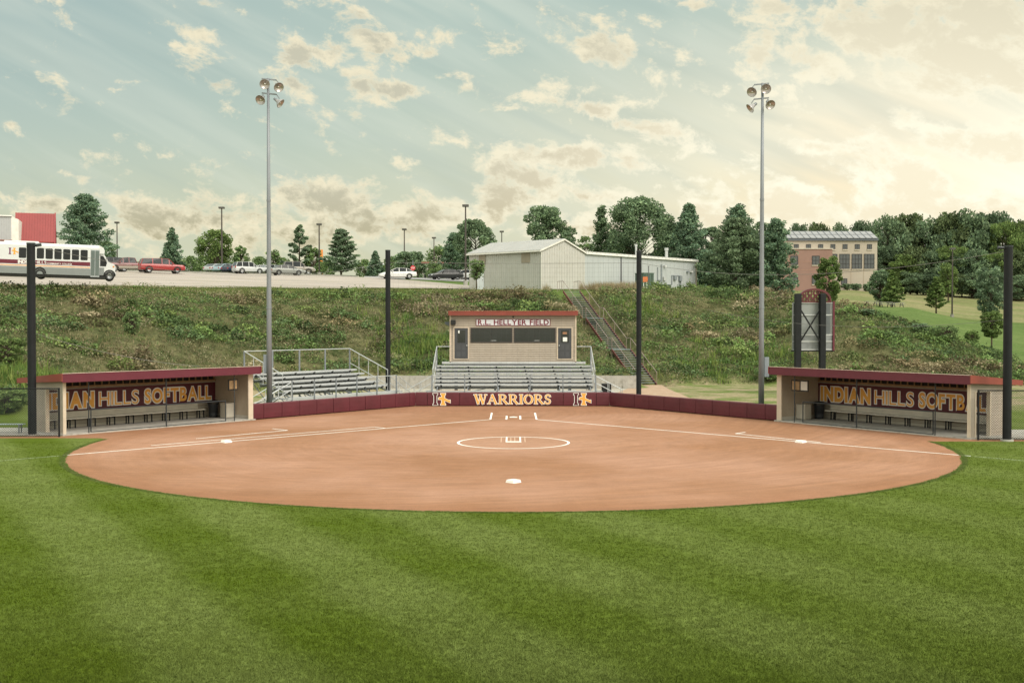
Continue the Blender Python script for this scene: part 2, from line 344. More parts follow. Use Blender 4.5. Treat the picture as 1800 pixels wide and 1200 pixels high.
def ground_material():
    m = bpy.data.materials.new('ground_grass'); m.use_nodes = True; nt = m.node_tree; N = nt.nodes.new; L = nt.links.new
    b = nt.nodes['Principled BSDF']; b.inputs['Roughness'].default_value = .9; b.inputs['Specular IOR Level'].default_value = .05
    g = N('ShaderNodeNewGeometry'); P = g.outputs['Position']
    at_ = N('ShaderNodeAttribute'); at_.attribute_name = 'tint'; sp = N('ShaderNodeSeparateColor'); L(at_.outputs['Color'], sp.inputs[0])
    def noise(scale, detail=5, rough=.6, scl=(1, 1, 1), rot=0, dist=0):
        mp = N('ShaderNodeMapping'); L(P, mp.inputs[0]); mp.inputs[3].default_value = scl; mp.inputs[2].default_value = (0, 0, rot)
        n = N('ShaderNodeTexNoise'); L(mp.outputs[0], n.inputs[0]); n.inputs['Scale'].default_value = scale; n.inputs['Detail'].default_value = detail
        n.inputs['Roughness'].default_value = rough; n.inputs['Distortion'].default_value = dist; return n.outputs[0]
    def mr(v, a, b_, c=0, d=1):
        n = N('ShaderNodeMapRange'); L(v, n.inputs[0]); n.inputs[1].default_value = a; n.inputs[2].default_value = b_; n.inputs[3].default_value = c; n.inputs[4].default_value = d; return n.outputs[0]
    def mix(f, a, c, blend='MIX'):
        n = N('ShaderNodeMix'); n.data_type = 'RGBA'; n.blend_type = blend
        for s, v in ((n.inputs[0], f), (n.inputs[6], a), (n.inputs[7], c)):
            if isinstance(v, (int, float)): s.default_value = v
            elif isinstance(v, tuple): s.default_value = (*v, 1)
            else: L(v, s)
        return n.outputs[2]
    def mt(op, a, c):
        n = N('ShaderNodeMath'); n.operation = op
        for i, v in enumerate((a, c)):
            if isinstance(v, (int, float)): n.inputs[i].default_value = v
            else: L(v, n.inputs[i])
        return n.outputs[0]
    # mowing stripes, soft edged, running diagonally over the outfield
    s1 = N('ShaderNodeSeparateXYZ'); L(P, s1.inputs[0])
    perp = mt('ADD', mt('MULTIPLY', s1.outputs[0], .865), mt('MULTIPLY', s1.outputs[1], .50))
    wob = mt('MULTIPLY', noise(.18, 2), .7)
    sn = mt('SINE', mt('MULTIPLY', mt('ADD', perp, wob), 2 * math.pi / 4.3), 0)
    stripe = mr(mt('ADD', sn, mt('MULTIPLY', mt('SUBTRACT', noise(.9, 5, .7), .5), 1.1)), -.55, .55)
    perp2 = mt('ADD', mt('MULTIPLY', s1.outputs[0], -.35), mt('MULTIPLY', s1.outputs[1], .94))
    stripe2 = mr(mt('SINE', mt('MULTIPLY', perp2, 2 * math.pi / 5.2), 0), -.8, .8)
    st = mt('ADD', .5, mt('MULTIPLY', mt('SUBTRACT', mt('ADD', mt('MULTIPLY', stripe, .78), mt('MULTIPLY', stripe2, .22)), .5), mr(s1.outputs[0], 8, -4, .45, 1.0)))
    big = noise(.35, 4)
    grassA = mix(st, (.076, .112, .010), (.128, .164, .042))
    grassA = mix(mt('MULTIPLY', mr(big, .35, .7), .15), grassA, (.100, .120, .030))
    blade = noise(11, 6, .8, (1, .40, 1), .35)
    fine = noise(38, 4, .8, (1, .6, 1), -.3)
    mid = noise(2.6, 6, .7, (1, 1, 1), .2, .5)
    tw = mt('ADD', mt('ADD', mt('MULTIPLY', blade, .5), mt('MULTIPLY', fine, .5)), mt('MULTIPLY', mid, .25))
    grassA = mix(1.0, grassA, mr(tw, .42, .83, .52, 1.48), 'MULTIPLY')
    yl = mr(noise(5, 5, .8), .58, .75, 0, .35)
    grassA = mix(yl, grassA, (.15, .14, .055))
    dk = mr(noise(3.2, 7, .8, (.5, 1.3, 1), .4), .62, .75, 0, .22)
    grassA = mix(dk, grassA, (.03, .055, .012))
    # hill soil and undergrowth
    hl = mix(mr(noise(.5, 6, .6), .38, .62), (.045, .055, .022), (.115, .110, .055))
    hl = mix(1.0, hl, mr(noise(3.5, 6, .7), .3, .7, .5, 1.5), 'MULTIPLY')
    lawn = mix(mr(noise(.12, 5), .35, .65), (.070, .115, .028), (.11, .15, .048)); lawn = mix(1.0, lawn, mr(noise(1.5, 6, .75), .3, .7, .7, 1.3), 'MULTIPLY')
    dry = mix(mr(noise(.15, 5, .6, (.4, 1, 1)), .35, .65), (.135, .155, .06), (.21, .19, .10)); dry = mix(1.0, dry, mr(noise(1.2, 6, .75), .3, .7, .7, 1.3), 'MULTIPLY')
    rough = mix(mr(noise(.35, 6, .65), .4, .58), (.11, .15, .04), (.27, .22, .14)); rough = mix(1.0, rough, mr(noise(4, 6, .75), .3, .7, .65, 1.35), 'MULTIPLY')
    c = mix(at_.outputs['Alpha'], grassA, rough)
    c = mix(sp.outputs[2], c, lawn); c = mix(sp.outputs[1], c, dry); c = mix(sp.outputs[0], c, hl)
    L(c, b.inputs['Base Color'])
    bu = N('ShaderNodeBump'); bu.inputs['Strength'].default_value = .8; bu.inputs['Distance'].default_value = .035
    L(mt('ADD', blade, mt('MULTIPLY', fine, .6)), bu.inputs['Height']); L(bu.outputs[0], b.inputs['Normal'])
    return m
build_ground()
# ------------------------------------------------------------------ materials
gold = M('gold', (.72, .36, .07), .6, var=.06)
white = M('white_paint', (.74, .74, .72), .5, var=.05)
maroon = M('maroon_vinyl', (.088, .014, .022), .5, var=.18, scale=1.2, bump=.25, bscale=3)
maroon_trim = M('maroon_trim', (.105, .016, .030), .45, var=.08)
maroon_sign = M('maroon_sign', (.075, .010, .018), .6, var=.05)
redtrim = M('red_trim', (.21, .045, .032), .5, var=.1)
black_steel = M('black_steel', (.009, .010, .012), .6, spec=.25, var=.3, scale=3)
dark_steel = M('dark_steel', (.025, .03, .035), .5, var=.2)
galv = M('galvanised_steel', (.20, .215, .24), .5, .25, var=.12, scale=4, stretch=(1, 1, .3), dirt=((.20, .21, .22), .5))
alu = M('aluminium', (.50, .51, .53), .42, .45, var=.12, scale=3, stretch=(.4, 2, 2))
alu_dark = M('aluminium_worn', (.26, .27, .285), .5, .4, var=.15, scale=3)
siding_m = M('tan_siding', (.37, .315, .262), .65, var=.08, scale=1.5, dirt=((.30, .24, .18), .3))
siding_in = M('grey_tan_siding', (.36, .32, .26), .7, var=.08, scale=1.5)
lap_shadow_m = M('lap_shadow', (.20, .155, .12), .8)
plaster = M('tan_panel', (.38, .31, .24), .75, var=.08, scale=.9, dirt=((.27, .21, .16), .3))
concrete = M('concrete', (.36, .34, .31), .85, var=.15, scale=1.3, dirt=((.20, .18, .15), .6), bump=.2)
wood = M('raw_wood', (.24, .15, .08), .8, var=.25, scale=4)
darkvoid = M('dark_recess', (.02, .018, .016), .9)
glassd = M('dark_glass', (.012, .015, .017), .12, var=.3, scale=1, spec=.6)
doorgrey = M('charcoal_door', (.05, .052, .058), .5, var=.08)
blackp = M('black_plastic', (.012, .012, .013), .4)

# ------------------------------------------------------------------ lettering
_gl = {}
def glyph(ch, off, fat=0):
    k = (ch, off)
    if k in _gl: return _gl[k]
    cu = bpy.data.curves.new('t', 'FONT'); cu.body = ch; cu.size = 1; cu.offset = off; cu.resolution_u = 6; cu.fill_mode = 'FRONT'
    ob = bpy.data.objects.new('t', cu); col.objects.link(ob)
    me = ob.evaluated_get(bpy.context.evaluated_depsgraph_get()).to_mesh()
    v = [(p.co.x, p.co.y) for p in me.vertices]; f = [tuple(p.vertices) for p in me.polygons]
    bpy.data.objects.remove(ob); bpy.data.curves.remove(cu)
    _gl[k] = (v, f); return _gl[k]
_CAP = None
def write(mb, s, x, z, cap, y, off=0.0, out=0.0, gap=.10, sx=1.0, width=None, base_off=0.0, dy=0):
    """letters standing in the local xz plane, front towards -y; out = extra outline in cap heights.
    off = stroke weight; all layers of one word share the layout of weight base_off"""
    global _CAP
    if _CAP is None:
        g = glyph('H', 0)[0]; _CAP = max(p[1] for p in g) - min(p[1] for p in g)
    k = cap / _CAP
    lay = []; cx = 0
    for ch in s:
        if ch == ' ': cx += .34; continue
        g = glyph(ch, base_off)[0]; a = min(p[0] for p in g); b = max(p[0] for p in g)
        lay.append((ch, cx - a)); cx += (b - a) + gap
    tot = cx - gap
    if width: sx = width / (tot * k)
    for i, (ch, ox) in enumerate(lay):
        v, f = glyph(ch, base_off + out)
        yy = y - (.0006 if i % 2 else 0) - dy
        mb.add([(x + (p[0] + ox) * k * sx, yy, z + p[1] * k) for p in v], [tuple(q) for q in f])
    return tot * k * sx
def arc(cx, cz, rx, rz, a0, a1, n=14):
    return [(cx + rx * math.cos(R(a0 + (a1 - a0) * i / n)), cz + rz * math.sin(R(a0 + (a1 - a0) * i / n))) for i in range(n + 1)]
def stroke2d(pts, w, e=0):
    "polyline to polygon strip; w width or list, e extra on every side"
    pts = [Vector(p) for p in pts]; n = len(pts); ws = w if isinstance(w, (list, tuple)) else [w] * n
    Lf, Rt = [], []
    for i, p in enumerate(pts):
        d = (pts[min(i + 1, n - 1)] - pts[max(i - 1, 0)]).normalized(); q = Vector((-d.y, d.x))
        pe = p - d * e if i == 0 else (p + d * e if i == n - 1 else p)
        Lf.append(pe + q * (ws[i] / 2 + e)); Rt.append(pe - q * (ws[i] / 2 + e))
    return Lf, Rt
SERIF = {  # strokes per letter: (points, width)
 'W': (1.18, [([(.10, 1), (.38, 0)], .17), ([(.38, .02), (.60, .92)], .08), ([(.56, .98), (.84, 0)], .17), ([(.84, .02), (1.08, 1)], .08), ([(-.04, .97), (.26, .97)], .06), ([(.44, .97), (.72, .97)], .06), ([(.96, .97), (1.2, .97)], .06)]),
 'A': (.98, [([(.13, .02), (.47, .98)], .08), ([(.44, 1), (.83, 0)], .17), ([(.22, .33), (.70, .33)], .07), ([(0, .03), (.28, .03)], .06), ([(.66, .03), (1.0, .03)], .06)]),
 'R': (.92, [([(.16, 0), (.16, 1)], .17), ([(.1, .96)] + arc(.42, .73, .22, .23, 90, -90) + [(.2, .50)], [.07] + [.07, .08, .09, .1, .12, .14, .16, .17, .16, .14, .12, .1, .09, .08, .07] + [.07]), ([(.42, .50), (.80, .02)], .17), ([(.02, .03), (.34, .03)], .06), ([(.02, .97), (.3, .97)], .06), ([(.72, .03), (.95, .03)], .06)]),
 'I': (.36, [([(.18, 0), (.18, 1)], .17), ([(.02, .03), (.34, .03)], .06), ([(.02, .97), (.34, .97)], .06)]),
 'O': (.92, [(arc(.45, .5, .36, .45, 90, 450, 28), [.08 + .09 * abs(math.sin(R(i * 360 / 28))) for i in range(29)])]),
 'S': (.64, [([(.53, .76), (.50, .90)] + arc(.32, .73, .20, .22, 70, 250, 10) + [(.32, .50)] + arc(.30, .27, .22, .225, 60, -110, 10) + [(.08, .12), (.05, .28)], .12)]),
}
def write_serif(mb, s, x, z, cap, y, e, width):
    tot = sum(SERIF[c][0] + .06 for c in s) - .06; k = width / tot; cx = 0; j = 0
    for c in s:
        w, st = SERIF[c]
        for pts, sw in st:
            Lf, Rt = stroke2d(pts, sw, e); n = len(Lf); yy = y - .0004 * (j % 7); j += 1
            mb.add([(x + (cx + p.x) * k, yy, z + p.y * cap) for p in Lf] + [(x + (cx + p.x) * k, yy, z + p.y * cap) for p in Rt],
                   [(i, i + 1, i + 1 + n, i + n) for i in range(n - 1)])
        cx += w + .06
def emblem(parent, x, z, h, y, fill, line, orange, name='emblem', w=1.0):
    "letter H with a beam arching to the right"
    k = h * w
    def poly(mb, P, yy): mb.add([(x + p[0] * k, yy, z + p[1] * h) for p in P], [tuple(range(len(P)))])
    def post(cx, hw, sv, e):
        return [(cx - sv - e, -e), (cx + sv + e, -e), (cx + sv + e, .06 + e), (cx + hw + e, .2), (cx + hw + e, .8), (cx + sv + e, .94 - e), (cx + sv + e, 1 + e), (cx - sv - e, 1 + e), (cx - sv - e, .94 - e), (cx - hw - e, .8), (cx - hw - e, .2), (cx - sv - e, .06 + e)]
    def beam(e):
        t = [(.38 - e, .60 + e)] + [(.38 + .5 * i / 8 + (.24 * i / 8), .70 - .34 * (i / 8) ** 1.8 + e) for i in range(1, 8)] + [(1.14 + e, .44 + e)]
        b = [(1.14 + e, .18 - e)] + [(.38 + .74 * i / 8, .48 - .28 * (i / 8) ** 1.8 - e) for i in range(7, 0, -1)] + [(.38 - e, .48 - e)]
        return t + b
    def tri(mb, P, yy):   # strip between upper and lower edge
        n = len(P) // 2; mb.add([(x + p[0] * k, yy, z + p[1] * h) for p in P], [(i, i + 1, len(P) - 2 - i, len(P) - 1 - i) for i in range(n - 1)])
    e = .035
    a = MB(); poly(a, post(.17, .085, .15, e), y); poly(a, post(.68, .095, .16, e), y); tri(a, beam(e), y - .001); a.build(name, line, parent)
    b = MB(); poly(b, post(.17, .085, .15, 0), y - .003); b.build(name, fill, parent)
    b = MB(); poly(b, post(.68, .095, .16, 0), y - .003); tri(b, beam(0), y - .0045); b.build(name, orange, parent)

# ------------------------------------------------------------------ infield
def flat_sheet(name, poly, z, mat, label=None, kind='structure'):
    mb = MB(); mb.add([(x, y, z) for x, y in poly], [tuple(range(len(poly)))]); o = mb.build(name, mat); return tag(o, label, kind=kind)
def dirt_material():
    m = bpy.data.materials.new('infield_clay'); m.use_nodes = True; nt = m.node_tree; N = nt.nodes.new; L = nt.links.new
    b = nt.nodes['Principled BSDF']; b.inputs['Roughness'].default_value = .95; b.inputs['Specular IOR Level'].default_value = .1
    g = N('ShaderNodeNewGeometry'); P = g.outputs['Position']; s = N('ShaderNodeSeparateXYZ'); L(P, s.inputs[0])
    def mt(op, a, c=0):
        n = N('ShaderNodeMath'); n.operation = op
        for i, v in enumerate((a, c)):
            if isinstance(v, (int, float)): n.inputs[i].default_value = v
            else: L(v, n.inputs[i])
        return n.outputs[0]
    def noise(vec, scale, detail=5, rough=.6, dist=0):
        n = N('ShaderNodeTexNoise'); L(vec, n.inputs[0]); n.inputs['Scale'].default_value = scale; n.inputs['Detail'].default_value = detail; n.inputs['Roughness'].default_value = rough; n.inputs['Distortion'].default_value = dist; return n.outputs[0]
    def mr(v, a, b_, c=0, d=1):
        n = N('ShaderNodeMapRange'); L(v, n.inputs[0]); n.inputs[1].default_value = a; n.inputs[2].default_value = b_; n.inputs[3].default_value = c; n.inputs[4].default_value = d; return n.outputs[0]
    def mix(f, a, c, blend='MIX'):
        n = N('ShaderNodeMix'); n.data_type = 'RGBA'; n.blend_type = blend
        for q, v in ((n.inputs[0], f), (n.inputs[6], a), (n.inputs[7], c)):
            if isinstance(v, (int, float)): q.default_value = v
            elif isinstance(v, tuple): q.default_value = (*v, 1)
            else: L(v, q)
        return n.outputs[2]
    # drag-mat arcs: rings round a point behind home plate, and round the pitcher's plate
    def rings(cx, cy, sr, sa, sc):
        dx = mt('SUBTRACT', s.outputs[0], cx); dy = mt('SUBTRACT', s.outputs[1], cy)
        r = mt('SQRT', mt('ADD', mt('MULTIPLY', dx, dx), mt('MULTIPLY', dy, dy))); a = mt('ARCTAN2', dx, dy)
        c = N('ShaderNodeCombineXYZ'); L(mt('MULTIPLY', r, sr), c.inputs[0]); L(mt('MULTIPLY', a, sa), c.inputs[1]); return noise(c.outputs[0], sc, 5, .65), r
    r1, rr = rings(-9, 68, 2.2, 2.0, 1.5); r2, rp = rings(0, 50.9, 2.4, 2.0, 1.3); r3, _ = rings(26, 36, 2.6, 3, 1.6)
    big = noise(P, .13, 4, .55)
    c = mix(mr(big, .38, .62), (.275, .140, .080), (.350, .194, .130))
    c = mix(mr(rp, 16.8, 18.0, 0, .55), c, (.250, .118, .064))                       # darker outer edge
    c = mix(mt('MULTIPLY', mr(rp, 6, 0), .45), c, (.38, .225, .155))
    c = mix(mr(s.outputs[1], 60, 71, 0, .5), c, (.25, .125, .076))
    t = mt('ADD', mt('ADD', mt('MULTIPLY', r1, .55), mt('MULTIPLY', r2, .4)), mt('MULTIPLY', r3, .12))
    c = mix(1.0, c, mr(t, .42, .68, .87, 1.10), 'MULTIPLY')
    c = mix(1.0, c, mr(noise(P, 22, 6, .85), .3, .7, .72, 1.28), 'MULTIPLY')
    c = mix(1.0, c, mr(noise(P, 1.1, 7, .75), .3, .7, .92, 1.08), 'MULTIPLY')
    c = mix(mr(noise(P, 9, 5, .9), .70, .76, 0, .5), c, (.16, .075, .045))
    L(c, b.inputs['Base Color'])
    bu = N('ShaderNodeBump'); bu.inputs['Strength'].default_value = .5; bu.inputs['Distance'].default_value = .02
    L(noise(P, 26, 6, .8), bu.inputs['Height']); L(bu.outputs[0], b.inputs['Normal'])
    return m
clay = dirt_material()
PC = (0, 50.9); RAD = 18.5
WL = [(-6.18, 72.55), (-14.15, 62.4), (-21.1, 53.9)]; WR = [(6.07, 72.55), (14.15, 61.7), (20.75, 52.3)]
def build_infield():
    rnd = random.Random(4)
    pts = []
    a0 = math.degrees(math.atan2(52.2 - PC[1], -18.28)) ; a1 = 360 + math.degrees(math.atan2(51.3 - PC[1], 18.3))
    n = 300
    a0 = 360 - 360 + 175.9; a1 = 361.2
    for i in range(n + 1):
        a = R(a0 + (a1 - a0) * i / n); r = RAD + .06 * (fbm([i * .9], [3.0], 8)[0] - .5) * 2 + .09 * (fbm([i * .23], [1.0], 5)[0] - .5) * 2 + rnd.uniform(-.015, .015)
        pts.append((PC[0] + r * math.cos(a), PC[1] + r * math.sin(a)))
    pts += [(18.35, 51.35), (24, 51.5), (34, 51.6), (34, 52.25), (20.75, 52.3), (14.15, 61.7), (6.07, 72.6), (-6.18, 72.6), (-14.15, 62.4), (-21.1, 53.75), (-23, 53.6), (-34, 53.6), (-34, 52.7), (-21, 52.8), (-18.9, 52.75)]
    flat_sheet('infield_dirt', pts, .004, clay)
    chalk = M('chalk', (.80, .79, .76), .95, var=.10, scale=9, dirt=((.50, .35, .27), .75), detail=8)
    chalk_faint = M('worn_chalk', (.50, .33, .24), .95, var=.15, scale=7, dirt=((.36, .18, .11), .6), detail=8)
    def line(nm, segs, w, z=.009, m=chalk):
        mb = MB()
        for k, (a, b) in enumerate(segs):
            a = Vector((*a, 0)); b = Vector((*b, 0)); d = (b - a).normalized(); q = Vector((-d.y, d.x, 0)) * w / 2
            nseg = max(1, int((b - a).length / .35)); vs = []; zz = z + .0015 * (k % 5)
            for i in range(nseg + 1):
                p = a.lerp(b, i / nseg); j1 = 1 + rnd.uniform(-.12, .12); j2 = 1 + rnd.uniform(-.12, .12)
                vs += [(p.x + q.x * j1, p.y + q.y * j1, zz), (p.x - q.x * j2, p.y - q.y * j2, zz)]
            mb.add(vs, [(2 * i, 2 * i + 1, 2 * i + 3, 2 * i + 2) for i in range(nseg)])
        return tag(mb.build(nm, m), kind='structure')
    H = 64.0
    def foul(sgn, t0, t1): return ((sgn * t0, H - t0), (sgn * t1, H - t1))
    line('foul_line', [foul(-1, 1.3, 18.0)], .11); line('foul_line', [foul(1, 1.3, 18.2)], .11)
    mg = M('faded_field_paint', (.30, .36, .22), .95, var=.2, scale=6, dirt=((.12, .18, .05), .9), detail=8)
    line('outfield_foul_line', [foul(-1, 18.1, 45)], .10, .006, mg); line('outfield_foul_line', [foul(1, 18.3, 45)], .10, .006, mg)
    for sg in (-1, 1):
        line('batters_box', [((sg * 1.26, 62.75), (sg * 1.26, 67.3)), ((sg * .38, 62.75), (sg * .38, 65.2))], .1)
        line('batters_box', [((sg * .4, 62.8), (sg * 1.2, 62.8)), ((sg * .4, 65.15), (sg * 1.2, 65.15))], .09, m=chalk_faint)
    o = math.sqrt(.5)
    # runner's lane and coach's boxes
    def off(sgn, t, d): return (sgn * (t + d * o), H - t + d * o)
    line('running_lane', [(off(-1, 6.4, .91), off(-1, 15.0, .91)), (off(-1, 6.4, 0), off(-1, 6.4, .91))], .1)
    line('coach_box', [((-14.5, 52.55), (-11.1, 56.5)), ((-11.1, 56.5), (-12.0, 57.3))], .1)
    line('coach_box', [((10.6, 54.9), (13.6, 50.95)), ((10.6, 54.9), (11.2, 55.6))], .1)
    mb = MB(); n = 96; vs = []
    for i in range(n):
        a = 2 * math.pi * i / n
        for rr in (2.39, 2.50): vs.append((PC[0] + rr * math.cos(a), PC[1] + rr * math.sin(a), .009))
    mb.add(vs, [(2 * i, 2 * i + 1, (2 * i + 3) % (2 * n), (2 * i + 2) % (2 * n)) for i in range(n)]); tag(mb.build('pitching_circle', chalk), kind='structure')
    line('pitching_marks', [((-.31, 51.15), (-.31, 53.3)), ((.31, 51.15), (.31, 53.3))], .07)
    line('pitching_marks', [((-.55, 51.0), (-.55, 53.1)), ((.52, 51.0), (.52, 53.2)), ((-.12, 51.0), (-.12, 53.0)), ((.06, 51.2), (.06, 53.1))], .05, m=chalk_faint)
    rub = MB(); rub.cbox((0, 0, .02), (.7, .16, .04)); tag(rub.build('pitchers_plate', M('rubber', (.74, .73, .70), .6), loc=(0, 51.0, .004), bevel=.01), 'white rubber pitching slab inside the chalk circle', 'pitching slab')
    basem = M('base_canvas', (.78, .77, .74), .6, var=.05, dirt=((.5, .38, .30), .35), scale=6)
    for (x, y, lb) in ((-12.72, 50.95, 'white base on the foul line nearest the dugout at the left'), (12.72, 50.95, 'white base on the foul line nearest the dugout at the right'), (0, 38.35, 'white base alone at the front of the infield, nearest the grass')):
        b = MB(); s = .19
        b.add([(-s, -s, 0), (s, -s, 0), (s, s, 0), (-s, s, 0), (-s * .86, -s * .86, .085), (s * .86, -s * .86, .085), (s * .86, s * .86, .085), (-s * .86, s * .86, .085)], [(4, 5, 6, 7), (0, 1, 5, 4), (1, 2, 6, 5), (2, 3, 7, 6), (3, 0, 4, 7)])
        o_ = b.build('base', basem, bevel=.012); o_.location = (x, y, .003); o_.rotation_euler = (0, 0, R(45)); o_.scale = (1, 1, 1.1)
        tag(o_, lb, 'base', 'bases of the diamond')
    b = MB(); b.prism([(-.216, .216), (.216, .216), (.216, 0), (0, -.216), (-.216, 0)][::-1], 0, .03, 'z'); o_ = b.build('home_plate', basem); o_.location = (0, 64.2, .004); o_.rotation_euler = (0, 0, math.pi)
    tag(o_, "white five-sided home plate between the batter's boxes", 'home plate')
build_infield()

# ------------------------------------------------------------------ padded backstop wall
def frame_rot(a, b):
    "rz such that local +x runs from a to b"
    return math.atan2(b[1] - a[1], b[0] - a[0])
PADH = .88
def pad_wall(a, b, lens, label):
    L = (Vector(b) - Vector(a)).length; rz = frame_rot(a, b)
    t = thing('padded_wall', label, 'padded wall', (a[0], a[1], 0), rz, 'padded walls behind home plate')
    tot = sum(lens); x = 0; rnd = random.Random(int(abs(a[0]) * 10))
    bk = MB(); bk.box((0, .125, 0), (L, .2, PADH - .03)); bk.build('wall_board', M('plywood', (.2, .15, .1)), t)
    for w in lens:
        w = w / tot * L; p = MB(); z0 = .03 + rnd.uniform(-.01, .01); g = .012; q = rnd.uniform(-.006, .006)
        n = 5; prof = [(0, z0), (-.02, z0 + .03), (-.03, .3), (-.03, .62), (-.02, PADH - .05), (.02, PADH), (.11, PADH), (.11, z0)]
        vs = [(x + g + (w - 2 * g) * i / n, yy + q - (.010 * math.sin(math.pi * i / n) if yy < 0 else 0), zz) for i in range(n + 1) for yy, zz in prof]
        k = len(prof); p.add(vs, [(i * k + j, i * k + (j + 1) % k, (i + 1) * k + (j + 1) % k, (i + 1) * k + j)[::-1] for i in range(n) for j in range(k)] + [tuple(range(k)), tuple(range(n * k, n * k + k))[::-1]])
        p.build('pad', maroon, t, bevel=.008); x += w
    return t, L
wc, Lc = pad_wall((-6.18, 72.55), (6.07, 72.55), [.8, 2.15, 1.15, 1.15, 1.15, 1.15, 1.15, 1.15, 2.2, .9], 'maroon padded wall with gold WARRIORS lettering and two white outlined emblems')
def X_(px): return (px - 902.5) / F * 72.5 + 6.18
w0 = X_(833.5); w1 = X_(969)
lt = MB(); write_serif(lt, 'WARRIORS', w0, .14, .60, -.062, .045, w1 - w0); lt.build('lettering', white, wc)
lt = MB(); write_serif(lt, 'WARRIORS', w0, .14, .60, -.068, .0, w1 - w0); lt.build('lettering', gold, wc)
emblem(wc, X_(760.5), .07, .74, -.062, maroon_sign, white, gold, w=1.30); emblem(wc, X_(1008), .07, .74, -.062, maroon_sign, white, gold, w=1.30)
pad_wall((-14.15, 62.4), (-6.18, 72.55), [.85] + [1.45] * 9 + [.6], 'long plain maroon padded wall from the dugout at the left to the WARRIORS wall')
pad_wall((6.07, 72.55), (14.15, 61.7), [2.2] + [1.25] * 8 + [.8], 'long creased maroon padded wall from the WARRIORS wall to the dugout at the right')

# ------------------------------------------------------------------ lap siding
def siding(mb, x0, x1, z0, z1, y, step=.2, flip=1, depth=.012, shade_h=0):
    "horizontal lap siding facing -y (flip=1) or +y"
    z = z0
    while z < z1 - 1e-4:
        zt = min(z + step, z1)
        mb.add([(x0, y - depth * flip, z), (x1, y - depth * flip, z), (x1, y, zt), (x0, y, zt), (x0, y, z), (x1, y, z)], [(0, 1, 2, 3) if flip > 0 else (3, 2, 1, 0), (4, 5, 1, 0) if flip > 0 else (0, 1, 5, 4)])
        if shade_h: mb.mi = 1; mb.box((x0, y - depth - .003, z - shade_h / 2), (x1, y - depth + .002, z + shade_h / 2)); mb.mi = 0  # dark strip paints the shadow gap at the foot of each board
        z = zt

